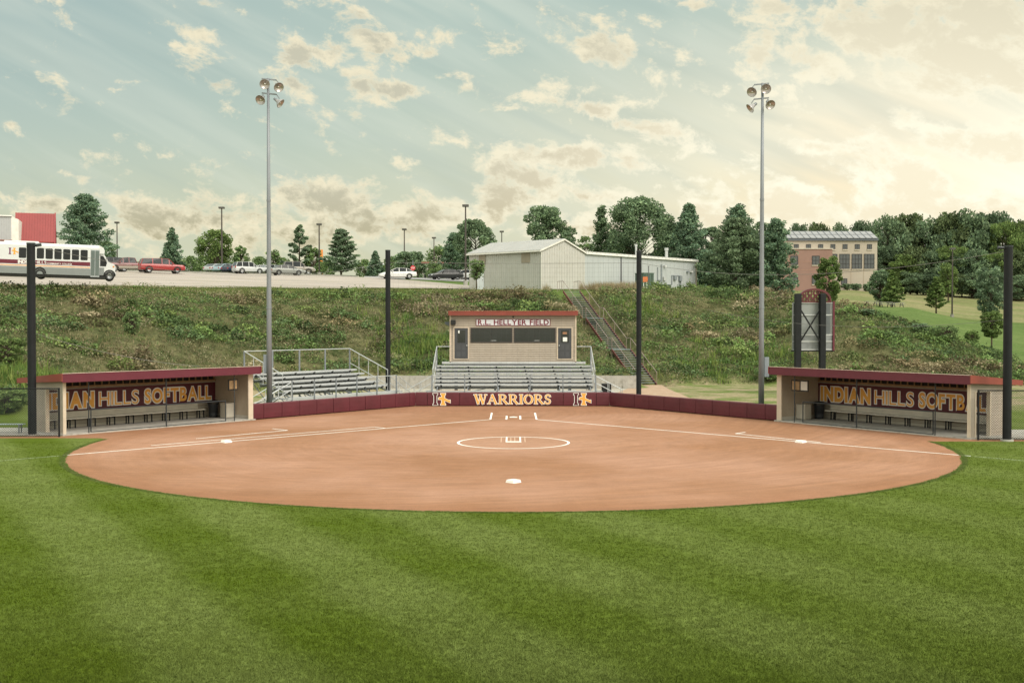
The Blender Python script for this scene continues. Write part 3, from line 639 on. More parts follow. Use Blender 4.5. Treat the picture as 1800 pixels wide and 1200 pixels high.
# ------------------------------------------------------------------ dugouts
def dugout(a, b, mirror, label, title_side):
    """a: corner by the padded wall, b: far front corner. local x from left end to right end (seen from the field), y to the back"""
    left, right = (b, a) if not mirror else (a, b)
    rz = frame_rot(left, right); L = (Vector(a) - Vector(b)).length; D = 3.25
    t = thing('dugout', label, 'dugout', (left[0], left[1], 0), rz, 'team dugouts')
    zf, zb = 2.92, 2.55
    out = 0 if not mirror else L        # x of the outer end with the doorway
    inn = L - out; so = 1 if not mirror else -1
    ox = lambda d: out + so * d; ix = lambda d: inn - so * d
    # floor slab
    s = MB(); s.box((-.1, -.15, 0), (L + .1, D + .1, .07)); s.build('floor_slab', concrete, t)
    # back wall: boards inside, studs on top with openings
    w = MB(); siding(w, .12, L - .12, .07, 2.02, D - .12, .16, shade_h=.016); w.box((.1, D - .11, .07), (L - .1, D, 2.06)); w.build('back_wall', [siding_in, lap_shadow_m], t)
    p = MB(); p.box((.12, D - .2, 2.03), (L - .12, D - .1, 2.12)); p.box((.12, D - .2, 2.36), (L - .12, D - .1, 2.42))
    k = .2
    while k < L - .15: p.box((k, D - .18, 2.12), (k + .045, D - .1, 2.36)); k += .405
    p.build('stud_plate', wood, t)
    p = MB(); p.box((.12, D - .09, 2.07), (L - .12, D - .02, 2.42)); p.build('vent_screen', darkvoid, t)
    # inner end wall
    e = MB(); xx = sorted((ix(0), ix(.14))); e.prism([(0, .07), (D, .07), (D, zb - .02), (0, zf - .3)], xx[0], xx[1], 'x'); e.build('end_wall', plaster, t)
    c = MB(); xx = sorted((ix(-.012), ix(.30))); c.box((xx[0], -.05, .05), (xx[1], .02, zf - .38)); c.build('corner_trim', M('pale_trim', (.52, .44, .35), .6), t)
    c = MB(); xx = sorted((ix(.142), ix(.155))); c.box((xx[0], .05, .07), (xx[1], D - .2, .24)); c.build('skirting', M('pale_skirting', (.44, .40, .35), .7), t)
    # outer end wall with a doorway
    e = MB(); x0_, x1_ = sorted((ox(0), ox(.13)))
    dy0, dy1 = .42, 1.50
    e.box((x0_, 0, .07), (x1_, dy0, 2.45)); e.box((x0_, dy1, .07), (x1_, D, 2.3))
    e.prism([(0, 2.12), (D, 2.12), (D, zb - .02), (0, zf - .1)], x0_ + .001, x1_ - .001, 'x'); e.build('end_wall', siding_m, t)
    e = MB()
    for q0, q1, zt in ((0, dy0, 2.12), (dy1, D, 2.12), (0, D, 2.5)):
        z = .07 if zt < 2.2 else 2.12
        while z < zt:
            xo = ox(-.012); x2 = ox(0)
            e.add([(xo, q0, z), (xo, q1, z), (x2, q1, min(z + .16, zt)), (x2, q0, min(z + .16, zt)), (x2, q0, z), (x2, q1, z)], [(0, 1, 2, 3), (0, 1, 5, 4)]); z += .16
    e.build('siding', siding_m, t)
    dt = MB(); xx = sorted((ox(-.03), ox(.15)))
    dt.box((xx[0], dy1 - .001, .07), (xx[1], dy1 + .09, 2.16)); dt.box((xx[0], dy0 - .09, .07), (xx[1], dy0 + .001, 2.16)); dt.build('door_frame', M('pale_trim', (.52, .44, .35)), t)
    ct = MB(); xx = sorted((ox(-.02), ox(.14))); ct.box((xx[0], -.04, .05), (xx[1], .02, zf - .36)); ct.build('corner_trim', M('pale_trim', (.52, .44, .35)), t)
    # roof
    r = MB(); r.prism([(-.32, zf - .10), (D + .45, zb - .06), (D + .45, zb + .02), (-.32, zf - .01)], -.25, L + .25, 'x'); rf = r.build('roof', M('roof_metal', (.42, .30, .25), .5, .2), t)
    f = MB(); f.box((-.26, -.40, zf - .40), (L + .26, -.325, zf)); f.box((-.26, -.42, zf - .41), (L + .26, -.40, zf - .38)); f.build('fascia', maroon_trim, t)
    rv = MB(); rv.box((-.26, -.43, zf), (L + .26, -.30, zf + .015)); rv.build('roof_edge', M('pale_edge', (.55, .42, .36), .5), t)
    for xe in (-.29, L + .255):
        s = MB(); s.prism([(-.43, zf - .36), (D + .5, zb - .20), (D + .5, zb + .035), (-.43, zf + .02)], xe, xe + .035, 'x'); s.build('side_fascia', redtrim, t)
    j = MB(); k = .3
    while k < L: j.prism([(-.3, zf - .30), (D - .1, zb - .13), (D - .1, zb - .065), (-.3, zf - .105)], k, k + .04, 'x'); k += .6
    j.build('rafter', wood, t)
    # banner
    bx0, bx1 = (.15, L - .16)
    bn = MB(); bn.box((bx0, D - .165, .88), (bx1, D - .14, 1.96)); b_ = bn.build('banner', maroon_sign, t)
    bw = bx1 - bx0
    y = D - .168; cap = .69; z = 1.05
    if mirror: (t1, a1), (t2, a2), (t3, a3) = (.32, 3.3), (3.90, 2.35), (6.58, 4.15)
    else: (t1, a1), (t2, a2), (t3, a3) = (.28, 3.15), (3.72, 2.26), (6.35, 4.20)
    for out_, m, dy in ((.052, white, 0), (0, gold, .003)):
        q = MB()
        write(q, 'INDIAN', t1, z, cap, y, base_off=.058, out=out_, gap=.085, width=a1, dy=dy)
        write(q, 'HILLS', t2, z, cap, y, base_off=-.004, out=out_ * .9, gap=.115, width=a2, dy=dy)
        write(q, 'SOFTBALL', t3, z, cap, y, base_off=.028, out=out_, gap=.09, width=a3, dy=dy)
        q.build('lettering', m, t)
    # front railing, steel posts, small framed notice
    r = MB(); xa, xb = (1.35, L - 1.85) if not mirror else (1.85, L - 1.85)
    r.tube([(xa, -.12, 1.15), (xb, -.12, 1.15)], .028); r.tube([(xa, -.12, .09), (xb, -.12, .09)], .022)
    for q in (xa, xb): r.tube([(q, -.12, .05), (q, -.12, 1.16)], .03)
    r.build('front_rail', dark_steel, t)
    pm = L * .5 if not mirror else L * .46
    for q in (xa - .12 if not mirror else xb + .12, pm, (ix(1.3))):
        s = MB(); s.tube([(q, -.14, .05), (q, -.14, zf - .38)], .028 if q != pm else .035); s.build('post', dark_steel, t)
    nb = MB(); q = ix(1.3); nb.cbox((q - .0, -.02, 1.98), (.62, .03, .58)); nb.build('notice_frame', black_steel, t)
    nb = MB(); nb.cbox((q, -.04, 1.98), (.50, .02, .46)); nb.build('notice', M('orange_notice', (.22, .14, .07), .7, var=.3, scale=6), t)
    if mirror:
        nb = MB(); nb.cbox((q + .55, -.02, 1.98), (.55, .03, .58)); nb.build('notice_frame', black_steel, t)
        nb = MB(); nb.cbox((q + .55, -.04, 1.98), (.44, .02, .46)); nb.build('notice', M('grey_notice', (.42, .38, .34), .7), t)
    # things standing inside
    M0 = Matrix.Translation((left[0], left[1], 0)) @ Matrix.Rotation(rz, 4, 'Z')
    side = 'left' if not mirror else 'right'
    bl0, bl1 = (.35, L - 1.25) if not mirror else (1.1, L - .35)
    be = thing('team_bench', 'long pale bench with black legs in the dugout at the ' + side, 'bench', M0 @ Vector((bl0, D - .75, .07)), rz, 'dugout benches')
    s = MB(); s.box((0, 0, .44), (bl1 - bl0, .36, .49)); s.build('seat', M('pale_bench', (.52, .49, .43), .6), be)
    s = MB()
    for i in range(4): s.box((.1, .33, .50 + i * .075), (bl1 - bl0 - .25, .37 + .004 * (i % 2), .57 + i * .075))
    s.build('backrest', M('pale_board', (.46, .43, .37), .7), be)
    nl = 9; 
    for i in range(nl):
        x = .35 + (bl1 - bl0 - .7) * i / (nl - 1); s = MB()
        s.box((x, .04, 0), (x + .05, .09, .44)); s.box((x, .27, 0), (x + .05, .32, .44)); s.box((x, .04, .385), (x + .05, .32, .44)); s.box((x + .28, .04, 0), (x + .33, .09, .44)); s.box((x + .28, .09, .385), (x + .33, .32, .43)); s.build('leg', black_steel, be)
    cpos = M0 @ Vector((ix(.72), D - .75, .07))
    tc = thing('trash_can', 'round grey trash can by the bench end, dugout at the ' + side, 'trash can', cpos, 0, 'dugout trash cans')
    s = MB(); s.lathe([(0, .0), (.22, 0), (.29, .78), (.31, .80), (.31, .85), (.26, .85), (.24, .1)], 20); s.build('barrel', M('grey_plastic', (.035, .037, .042), .45), tc, smooth=True)
    s = MB(); s.lathe([(.32, .74), (.325, .90), (.27, .93), (.22, .86)], 20); s.build('liner', M('bin_liner', (.015, .015, .017), .3), tc)
    cpos = M0 @ Vector((ix(.5), D - 1.75, .07))
    cb = thing('storage_box', 'pale cabinet against the end wall in the dugout at the ' + side, 'cabinet', cpos, rz, 'dugout cabinets')
    s = MB(); s.cbox((0, 0, .42), (.62, .5, .80)); s.build('carcass', M('cabinet_cream', (.42, .38, .32), .6), cb, bevel=.01)
    s = MB(); s.cbox((0, -.26, .42), (.54, .02, .70)); s.build('door', M('cabinet_door', (.46, .42, .36), .6), cb)
    s = MB(); s.cbox((.2, -.285, .5), (.02, .03, .12)); s.build('handle', alu, cb)
    return t, M0, L
M('pale_trim', (.52, .44, .35), .6)
dl = dugout((-14.15, 62.4), (-21.1, 53.9), False, 'open dugout at the left with maroon fascia and banner, doorway behind the chain link', 'l')
dr = dugout((14.15, 61.7), (20.75, 52.3), True, 'open dugout at the right, maroon fascia, in front of the two-post sign', 'r')

# ------------------------------------------------------------------ press box
PB = thing('press_box', 'tan sided press box with red roof edge and R.L. HELLYER FIELD sign', 'press box', (0, 79.0, 0))
def pbx(px): return (px - 902.5) / F * 79.0
x0, x1 = pbx(791), pbx(1012.5); z0, zt = 2.50, 5.78
m = MB(); m.box((x0, .001, z0), (x1, 2.6, zt)); m.build('wall', siding_m, PB)
m = MB(); siding(m, x0, x1, z0, zt, -.001, .15, depth=.02, shade_h=.022); m.build('siding', [siding_m, lap_shadow_m], PB)
m = MB(); trim = M('tan_trim', (.50, .41, .32), .6)
for q in (x0 - .03, x1 - .08): m.box((q, -.05, z0), (q + .11, .0, zt))
m.build('corner_board', trim, PB)
m = MB(); m.box((pbx(789) - .02, -.35, 5.74), (pbx(1015) + .02, 2.9, 6.02)); m.build('roof', redtrim, PB)
m = MB(); m.box((pbx(789) - .04, -.37, 6.0), (pbx(1015) + .04, 2.92, 6.04)); m.build('roof_edge', M('roof_edge_red', (.34, .09, .065), .5), PB)
m = MB()
for i in range(40): m.box((x0 + .25 * i - .02, -.372, 5.74), (x0 + .25 * i, -.351, 6.0))
def door(pxa, pxb, pya, pyb, paper):
    a, b = pbx(pxa), pbx(pxb); zt_, zb_ = zat(pya, 78.97), zat(pyb, 78.97)
    d = MB(); d.box((a, -.06, zb_), (b, -.015, zt_)); dd = d.build('door', doorgrey, PB)
    f = MB(); f.box((a - .09, -.05, zb_ - .05), (a, -.014, zt_ + .06)); f.box((b, -.05, zb_ - .05), (b + .09, -.014, zt_ + .06)); f.box((a, -.05, zt_), (b, -.014, zt_ + .06)); f.box((a, -.05, zb_ - .06), (b, -.014, zb_)); f.build('frame', trim, dd)
    w = b - a; h = zt_ - zb_
    g = MB(); g.box((a + .22 * w, -.068, zb_ + .52 * h), (b - .2 * w, -.061, zb_ + .93 * h)); g.build('glass', glassd, dd)
    g = MB()
    for u in (.16, .56):
        for v in (.06, .28): g.box((a + u * w, -.066, zb_ + v * h), (a + (u + .28) * w, -.061, zb_ + (v + .17) * h))
    g.build('panel', M('door_panel', (.06, .062, .068), .5), dd)
    g = MB(); hx = b - .07 if not paper else a + .07; g.lathe([(0, -.03), (.035, -.03), (.04, 0), (.03, .03), (.012, .04), (.012, .06)], 10); o = g.build('handle', alu, dd); o.location = (hx, -.11, zb_ + .43 * h); o.rotation_euler = (R(-90), 0, 0)
    if paper:
        g = MB(); g.box((a + .36 * w, -.074, zb_ + .56 * h), (a + .68 * w, -.069, zb_ + .70 * h)); g.build('paper_notice', white, dd)
        g = MB(); g.box((a + .34 * w, -.074, zb_ + .80 * h), (a + .66 * w, -.069, zb_ + .87 * h)); g.build('sticker', M('brown_sticker', (.30, .15, .08), .6), dd)
    else:
        g = MB(); g.box((a + .27 * w, -.074, zb_ + .83 * h), (a + .38 * w, -.069, zb_ + .92 * h)); g.build('sticker', white, dd)
door(799, 822.5, 576.5, 630, False); door(981, 1004.5, 576.5, 630, True)
def window(pxa, pxb, pya, pyb):
    a, b = pbx(pxa), pbx(pxb); zt_, zb_ = zat(pya, 78.97), zat(pyb, 78.97)
    g = MB(); g.box((a, -.03, zb_), (b, -.014, zt_)); w = g.build('window', glassd, PB)
    f = MB(); e = .07
    f.box((a - e, -.06, zb_ - e), (a, -.014, zt_ + e)); f.box((b, -.06, zb_ - e), (b + e, -.014, zt_ + e)); f.box((a, -.06, zt_), (b, -.014, zt_ + e)); f.box((a, -.06, zb_ - e), (b, -.014, zb_)); f.build('frame', M('bronze_frame', (.035, .030, .030), .5), w)
    s = MB(); s.box((a + (b - a) * .48, -.036, zb_ + .05), (a + (b - a) * .62, -.031, zb_ + .075)); s.build('latch', alu, w)
    m_ = MB(); m_.box(((a + b) / 2 - .012, -.04, zb_), ((a + b) / 2 + .012, -.031, zt_)); m_.build('mullion', M('dark_mullion', (.02, .02, .022), .5), w)
window(829, 899, 578, 600); window(905, 975, 578, 600)
sg = MB(); a, b = pbx(836.5), pbx(967.5); zz0, zz1 = zat(572.6, 78.97), zat(560.2, 78.97)
sg.box((a, -.05, zz0), (b, -.016, zz1)); sgn = sg.build('sign_board', M('maroon_frame', (.16, .02, .028), .5), PB)
sg = MB(); sg.box((a + .05, -.062, zz0 + .045), (b - .05, -.051, zz1 - .045)); sg.build('sign_face', M('sign_white', (.62, .62, .66), .5), sgn)
sg = MB(); write(sg, 'R.L. HELLYER FIELD', a + .13, zz0 + .078, zz1 - zz0 - .156, -.064, base_off=.034, gap=.075, width=b - a - .24); sg.build('lettering', M('sign_maroon', (.16, .015, .03), .5), sgn)
s = MB(); s.lathe([(0, 0), (.05, 0), (.065, .03), (.04, .05), (0, .05)], 12); o = s.build('round_lamp', blackp, PB); o.location = (pbx(902), -.02, zat(557, 79)); o.rotation_euler = (R(90), 0, 0)
s = MB(); s.cbox((pbx(797), -.22, zat(566.3, 79)), (.33, .36, .33)); s.build('loudspeaker', blackp, PB, bevel=.02)
s = MB(); s.prism([(-.0, -.15), (.30, .02), (.30, .14), (.0, .17)], -.2, .1, 'y'); o = s.build('horn_speaker', M('grey_horn', (.10, .12, .14), .4), PB); o.location = (pbx(789) - .3, .5, zat(569.5, 79)); o.rotation_euler = (0, 0, R(180)); o.location.x += .3
m = MB()
for px in (800, 870, 935, 1003):
    m.bar((pbx(px), .3, 0), (pbx(px), .3, z0), .12)
    m.bar((pbx(px), 2.4, 0), (pbx(px), 2.4, z0), .12)
m.bar((x0, .3, z0 - .1), (x1, .3, z0 - .1), .1, .18); m.bar((x0, 2.4, z0 - .1), (x1, 2.4, z0 - .1), .1, .18)
m.build('support_frame', galv, PB)

# ------------------------------------------------------------------ bleachers
def bleacher(name, label, loc, rz, W, rows, y0, z0, rise, tread, plat_d, rail_h, nposts, back_rail, side_y, gap=0):
    t = thing(name, label, 'bleacher', loc, rz, 'aluminium bleachers behind the padded wall')
    Dp = y0 + rows * tread
    p = MB()
    for i in range(int(plat_d / .26)): p.box((0, i * .26, z0 - .05), (W, i * .26 + .25, z0))
    p.box((0, -.02, z0 - .22), (W, 0, z0 - .002)); p.build('walkway', alu, t)
    for k in range(rows):
        zs = z0 + .40 + rise * k; y = y0 + tread * k
        s = MB(); s.box((.05 if k else .1, y, zs - .045), (W - .05, y + .25, zs)); s.box((.05, y - .004, zs - .10), (W - .05, y + .012, zs - .002)); so = s.build('seat', alu, t)
        s = MB(); s.box((.06, y + .30, zs + rise - .43), (W - .06, y + tread - .02 + .12, zs + rise - .39)); s.box((.06, y + tread + .06, zs + rise - .58), (W - .06, y + tread + .085, zs + rise - .40)); s.build('footboard', alu_dark, t)
        s = MB(); nb = 6
        for i in range(nb):
            x = .5 + (W - 1.0) * i / (nb - 1) - .05 * k; s.box((x, y + .03, zs - .20), (x + .06, y + .10, zs - .045)); s.box((x - .03, y - .02, zs - .13), (x + .09, y + .0, zs - .07))
        s.build('bracket', black_steel, so)
    zt = z0 + .40 + rise * rows
    # under structure
    f = MB(); n = 6
    for i in range(n):
        x = .3 + (W - .6) * i / (n - 1); f.bar((x, .1, z0 - .1), (x, Dp, zt - .5), .05, .08)
        for yy, zz in ((.2, z0 - .1), (Dp * .5, (z0 + zt) / 2 - .35), (Dp - .1, zt - .55)): f.bar((x, yy, 0), (x, yy, zz), .05)
        f.bar((x, .2, .1), (x, Dp * .5, (z0 + zt) / 2 - .4), .04); f.bar((x, Dp * .5, .1), (x, Dp - .1, zt - .6), .04)
    f.bar((.3, Dp - .1, .2), (W - .3, Dp - .1, zt - .6), .04); f.build('frame', galv, t)
    # front rail
    r = MB(); r.tube([(0, -.03, z0 + rail_h), (W, -.03, z0 + rail_h)], .026); r.build('front_rail', alu, t)
    for i in range(nposts):
        x = .02 + (W - .04) * i / (nposts - 1); s = MB(); s.box((x - .035, -.07, z0 - .35), (x + .035, -.015, z0 + rail_h + .04)); s.build('rail_post', galv, t)
    # sloped side rails and back rail
    zb = zt + back_rail
    for x in (0, W):
        r = MB(); r.tube([(x, Dp + .05, zb), (x, side_y, z0 + 1.35), (x, side_y, z0 - .1)], .028)
        r.tube([(x, Dp + .05, zb - .95), (x, side_y, z0 + .4)], .02)
        for u in (.25, .5, .75):
            yy = Dp + .05 + (side_y - Dp - .05) * u; zz = zb + (z0 + 1.35 - zb) * u; r.tube([(x, yy, zz - 1.3), (x, yy, zz)], .022)
        r.build('side_rail', alu, t)
    for q0, q1 in ([(0, W)] if not gap else [(0, gap), (W - gap, W)]):
        r = MB(); r.tube([(q0, Dp + .05, zb), (q1, Dp + .05, zb)], .028); r.build('back_rail', alu, t)
    for i in (range(5) if not gap else (0, 4)):
        x = W * i / 4; s = MB(); s.box((x - .045, Dp + .02, 0), (x + .045, Dp + .08, zb)); s.build('back_post', galv, t)
    return t, Dp
bl, Dm = bleacher('bleacher', 'wide aluminium bleacher below the press box behind the WARRIORS wall', (-5.25, 74.0, 0), 0, 10.55, 6, 1.15, .86, .217, .61, .95, 1.02, 6, 1.05, .9, gap=.95)
s = MB(); s.box((.35, 4.95, 2.52), (10.2, 5.25, 2.57)); s.box((.35, 4.945, 2.42), (10.2, 4.955, 2.53)); s.build('walkway', alu, bl)
s = MB(); s.box((.25, .55, .865), (3.0 - .5, .62, .88)); s.box((9.3, .55, .865), (10.4, .62, .88)); s.build('marking_strip', M('orange_tape', (.55, .28, .12), .6), bl)
lb, Dl = bleacher('bleacher', 'smaller aluminium bleacher with high back rail beside the dugout at the left', (-13.05, 67.6, 0), frame_rot((-13.05, 67.6), (-7.6, 74.5)), 8.8, 5, .75, .84, .235, .70, .6, 1.0, 6, 1.10, .75)
# stair rails at the ends of the bleachers
def stair_set(label, a, b, w):
    "open aluminium steps from ground a up to b"
    A = Vector(a); B = Vector(b); d = Vector((B.x - A.x, B.y - A.y, 0)); L = d.length; rz = math.atan2(d.y, d.x)
    t = thing('bleacher_steps', label, 'steps', A, rz, 'aluminium steps up to the bleachers'); h = B.z; n = 4
    for k in range(n):
        s = MB(); s.box((L * k / n, -w / 2, h * (k + 1) / n - .04), (L * (k + 1) / n, w / 2, h * (k + 1) / n)); s.build('step', alu_dark, t)
    for sd in (-1, 1):
        s = MB(); y = sd * w / 2; s.bar((0, y, 0), (L, y, h), .04, .16); s.tube([(-.05, y, .0), (-.05, y, .95), (L, y, h + .95), (L, y, h)], .025); s.tube([(-.05, y, .5), (L, y, h + .5)], .018)
        s.tube([(L * .5, y, h * .5), (L * .5, y, h * .5 + .95)], .02); s.build('handrail', alu, t)
    return t
stair_set('aluminium steps at the left end of the press box bleacher', (-6.75, 74.6, 0), (-5.3, 74.6, .84), 1.0)
stair_set('aluminium steps at the right end of the press box bleacher', (6.95, 74.6, 0), (5.35, 74.6, .84), 1.0)
stair_set('aluminium steps at the right end of the smaller bleacher', (-6.85, 75.5, 0), (-7.7, 74.6, .84), .9)
stair_set('aluminium steps behind the light pole at the left end of the smaller bleacher', (-14.6, 65.9, 0), (-13.4, 67.5, .84), 1.1)
bx = thing('equipment_box', 'black box beside the steps at the right end of the press box bleacher', 'box', (6.15, 76.2, 0), 0)
s = MB(); s.cbox((0, 0, .6), (.62, .5, 1.2)); s.build('body', blackp, bx, bevel=.03)
s = MB(); s.cbox((0, 0, 1.215), (.66, .54, .04)); s.build('lid', M('grey_lid', (.05, .05, .055), .4), bx)

# retaining wall at the foot of the bank
def rwall(label, pts, z):
    m = MB()
    for a, b in zip(pts, pts[1:]):
        d = (Vector(b) - Vector(a)).normalized(); q = Vector((-d.y, d.x)) * .25
        m.prism([a, b, (b[0] + q.x, b[1] + q.y), (a[0] + q.x, a[1] + q.y)], -.3, z, 'z')
    return tag(m.build('retaining_wall', concrete, bevel=.01), label, 'retaining wall')
rwall('low concrete retaining wall behind the bleachers at the foot of the grassy bank', [(-16.5, 88.3), (-13, 90.6), (-9, 91.4), (9.75, 91.4)], 1.02)

# ------------------------------------------------------------------ poles
def net_pole(px, Y, ztop, r, label, cap=False):
    x = px2x(px, Y); t = thing('net_pole', label, 'pole', (x, Y, 0), 0, 'black poles of the backstop net')
    s = MB(); s.tube([(0, 0, -.2), (0, 0, ztop * .5), (0, 0, ztop)], r, 20); s.build('shaft', black_steel, t, smooth=False)
    s = MB(); s.lathe([(0, ztop + .02), (r * 1.06, ztop + .02), (r * 1.06, ztop - .05)], 20); s.build('cap', dark_steel, t)
    if cap:
        sg = cap; s = MB(); s.tube([(0, 0, ztop - .1), (sg * .48, .0, ztop - .07)], .07, 12); s.build('arm', dark_steel, t)
    s = MB(); s.tube([(0, 0, .0), (0, 0, .08)], r * 1.5, 20); s.build('foot_ring', concrete, t)
    return Vector((x, Y, ztop))
p1 = net_pole(55, 53.9, 9.0, .19, 'thick black pole in front of the dugout at the left, short arm on top', 1)
p2 = net_pole(682, 75.8, 10.0, .165, 'black pole between the two bleachers, left of the press box')
p3 = net_pole(1123, 74.3, 9.85, .165, 'black pole in front of the long red staircase')
p4 = net_pole(1771, 51.6, 8.72, .19, 'thick black pole at the right edge beside the chain link, short arm on top', -1)
def wire(label, a, b, sag, r=.012):
    a = Vector(a); b = Vector(b); pts = [a.lerp(b, i / 16) - Vector((0, 0, sag * 4 * (i / 16) * (1 - i / 16))) for i in range(17)]
    m = MB(); m.tube(pts, r, 5, cap=False); return tag(m.build('net_cable', M('cable_grey', (.16, .16, .15), .6)), label, 'cable', 'steel cables between the net poles')
dz = Vector((0, 0, -.8))
wire('upper cable from the pole at the left edge towards the press box', p1 + Vector((.2, 0, -.15)), p2 + dz, 1.1, .010)
wire('level cable between the two middle net poles, across the shed', p2 + dz, p3 + Vector((0, 0, -.75)), .05, .013)
wire('upper cable from the staircase pole to the pole at the right edge', p3 + Vector((0, 0, -.75)), p4 + Vector((-.2, 0, -.25)), .9, .012)
wire('lower cable from the pole at the left edge down to the dugout roof', p1 + Vector((.15, 0, -4.2)), (-16.4, 60.2, 3.0), .25, .010)
wire('lower cable from the pole at the right edge across the sign with two posts', p4 + Vector((-.2, 0, -3.3)), (11.2, 66.5, 6.0), .6, .008)
# the net itself between the two middle poles: fine threads
m = MB(); n = 46
for i in range(n + 1):
    a = p2.lerp(p3, i / n); a = a + Vector((0, 0, -.8)); m.bar(a, (a.x, a.y, 1.0), .0035)
for k in range(27):
    z = 9.1 - k * .3; m.bar((p2.x, p2.y, z), (p3.x, p3.y, z), .0035)
tag(m.build('backstop_net', M('net_thread', (.05, .05, .055), .7)), 'fine dark backstop net hanging between the two middle black poles', 'net')

def light_pole(px, Y, ztop, mir, label):
    x = px2x(px, Y); t = thing('light_pole', label, 'light pole', (x, Y, 0), 0, 'floodlight poles')
    s = MB(); s.tube([(0, 0, -.1), (0, 0, 6), (0, 0, 12), (0, 0, ztop)], [.165, .135, .105, .07], 16); s.build('shaft', galv, t, smooth=True)
    s = MB(); s.lathe([(.25, 0), (.25, .05), (.17, .06)], 16); s.build('base_plate', galv, t)
    s = MB()
    for z in (6.1, 12.1): s.tube([(0, 0, z - .06), (0, 0, z + .06)], [.15, .15] if z < 7 else [.12, .12], 16)
    s.build('joint_ring', galv, t)
    if mir > 0: s = MB(); s.cbox((-.22, .1, 2.95), (.22, .2, 1.05)); 
    else: s = MB(); s.cbox((.30, .1, 2.8), (.26, .2, 1.1))
    s.build('control_box', M('box_grey', (.20, .23, .26), .5), t, bevel=.015)
    for z, ang in ((ztop - .05, -4), (ztop - .85, -4)):
        s = MB(); s.bar((-.36 * mir, 0, z + .03), (.46 * mir, 0, z - .05), .07); s.build('crossarm', galv, t)
    # lamps: (x, dy, z, face azimuth, tilt)
    for (lx, lz, face, tilt) in ((-.15, -.33, 8, 22), (.58, -.48, 32, 30), (-.35, -1.18, -15, 32), (.62, -1.35, 82, 38)):
        z = ztop + lz; lx *= mir
        s = MB(); s.tube([(0, 0, .03), (0, 0, -.1)], .035, 8); hg = MB()
        lm = MB(); lm.lathe([(.05, .20), (.09, .19), (.10, .10), (.13, .05), (.22, -.04), (.285, -.14), (.285, -.155), (.27, -.155), (.2, -.06), (.1, -.0), (.0, .01)], 20)
        o = lm.build('floodlight', M('lamp_housing', (.34, .33, .34), .4, .3, var=.1, scale=5), t, smooth=True)
        fa = R(face) * mir; o.location = (lx, -.16, z)
        # axis -z of the lamp points along the aim direction
        aim = Vector((math.sin(fa) * math.cos(R(tilt)), -math.cos(fa) * math.cos(R(tilt)), -math.sin(R(tilt))))
        o.rotation_euler = (-aim).to_track_quat('Z', 'Y').to_euler()
        gl = MB(); gl.lathe([(.0, .0), (.1, -.01), (.19, -.065), (.262, -.150)], 24); gl.build('reflector', M('lamp_reflector', (.46, .42, .41), .35, .6, var=.25, scale=5), o, smooth=True)
        gl = MB(); gl.lathe([(0, -.13), (.035, -.12), (.05, -.07), (.03, .0)], 10); gl.build('bulb', M('lamp_bulb', (.6, .6, .58), .2, spec=.8), o, smooth=True)
        bb = MB(); bb.lathe([(0, .34), (.07, .34), (.085, .2), (.07, .19)], 12); bb.build('ballast', galv, o)
        arm = MB(); armz = ztop - .08 if lz > -.8 else ztop - .9; arm.bar((lx * .75, 0, armz), (lx, -.02, z + .22), .05); arm.build('bracket', galv, t)
    return t
light_pole(473, 64.6, 18.9, 1, 'tall grey floodlight pole in front of the smaller bleacher at the left')
light_pole(1338.5, 64.2, 18.55, -1, 'tall grey floodlight pole at the right, beside the dugout end')

# ------------------------------------------------------------------ chain link fences
def chain_fence(a, b, h, nseg, label, first_post=True):
    L = (Vector(b) - Vector(a)).length; rz = frame_rot(a, b)
    t = thing('chain_link_fence', label, 'fence', (a[0], a[1], 0), rz, 'chain link fences beside the dugouts')
    m = MB(); st = .11; k = -h; r = .006
    while k < L:
        for s in (1, -1):
            x0, x1 = (k, k + h) if s > 0 else (k + h, k); 
            c0 = max(0, min(x0, L)) if True else 0
            # clip the diagonal to the panel
            pa = [x0, .03]; pb = [x1, h]
            def clip(p, q):
                if p[0] < 0: f = (0 - p[0]) / (q[0] - p[0]); return [0, p[1] + (q[1] - p[1]) * f]
                if p[0] > L: f = (L - p[0]) / (q[0] - p[0]); return [L, p[1] + (q[1] - p[1]) * f]
                return p
            if (x0 < 0 and x1 < 0) or (x0 > L and x1 > L): continue
            A = clip(pa, pb); B = clip(pb, pa); m.bar((A[0], .004 * s, A[1]), (B[0], .004 * s, B[1]), r * 1.6)
        k += st
    m.build('mesh', dark_steel, t)
    for z in (h, .06):
        s = MB(); s.tube([(0, 0, z), (L, 0, z)], .028 if z > 1 else .012, 8); s.build('rail', black_steel, t)
    for i in range(nseg + 1):
        s = MB(); x = L * i / nseg; s.tube([(x, 0, 0), (x, 0, h + .03)], .045 if i == 0 else .032, 10); s.build('post', black_steel, t)
    return t
chain_fence((-21.05, 53.3), (-33, 53.0), 2.25, 4, 'black chain link fence at the left edge in front of the dugout doorway')
chain_fence((20.95, 51.9), (33, 51.0), 2.25, 4, 'black chain link fence at the right edge in front of the dugout doorway')
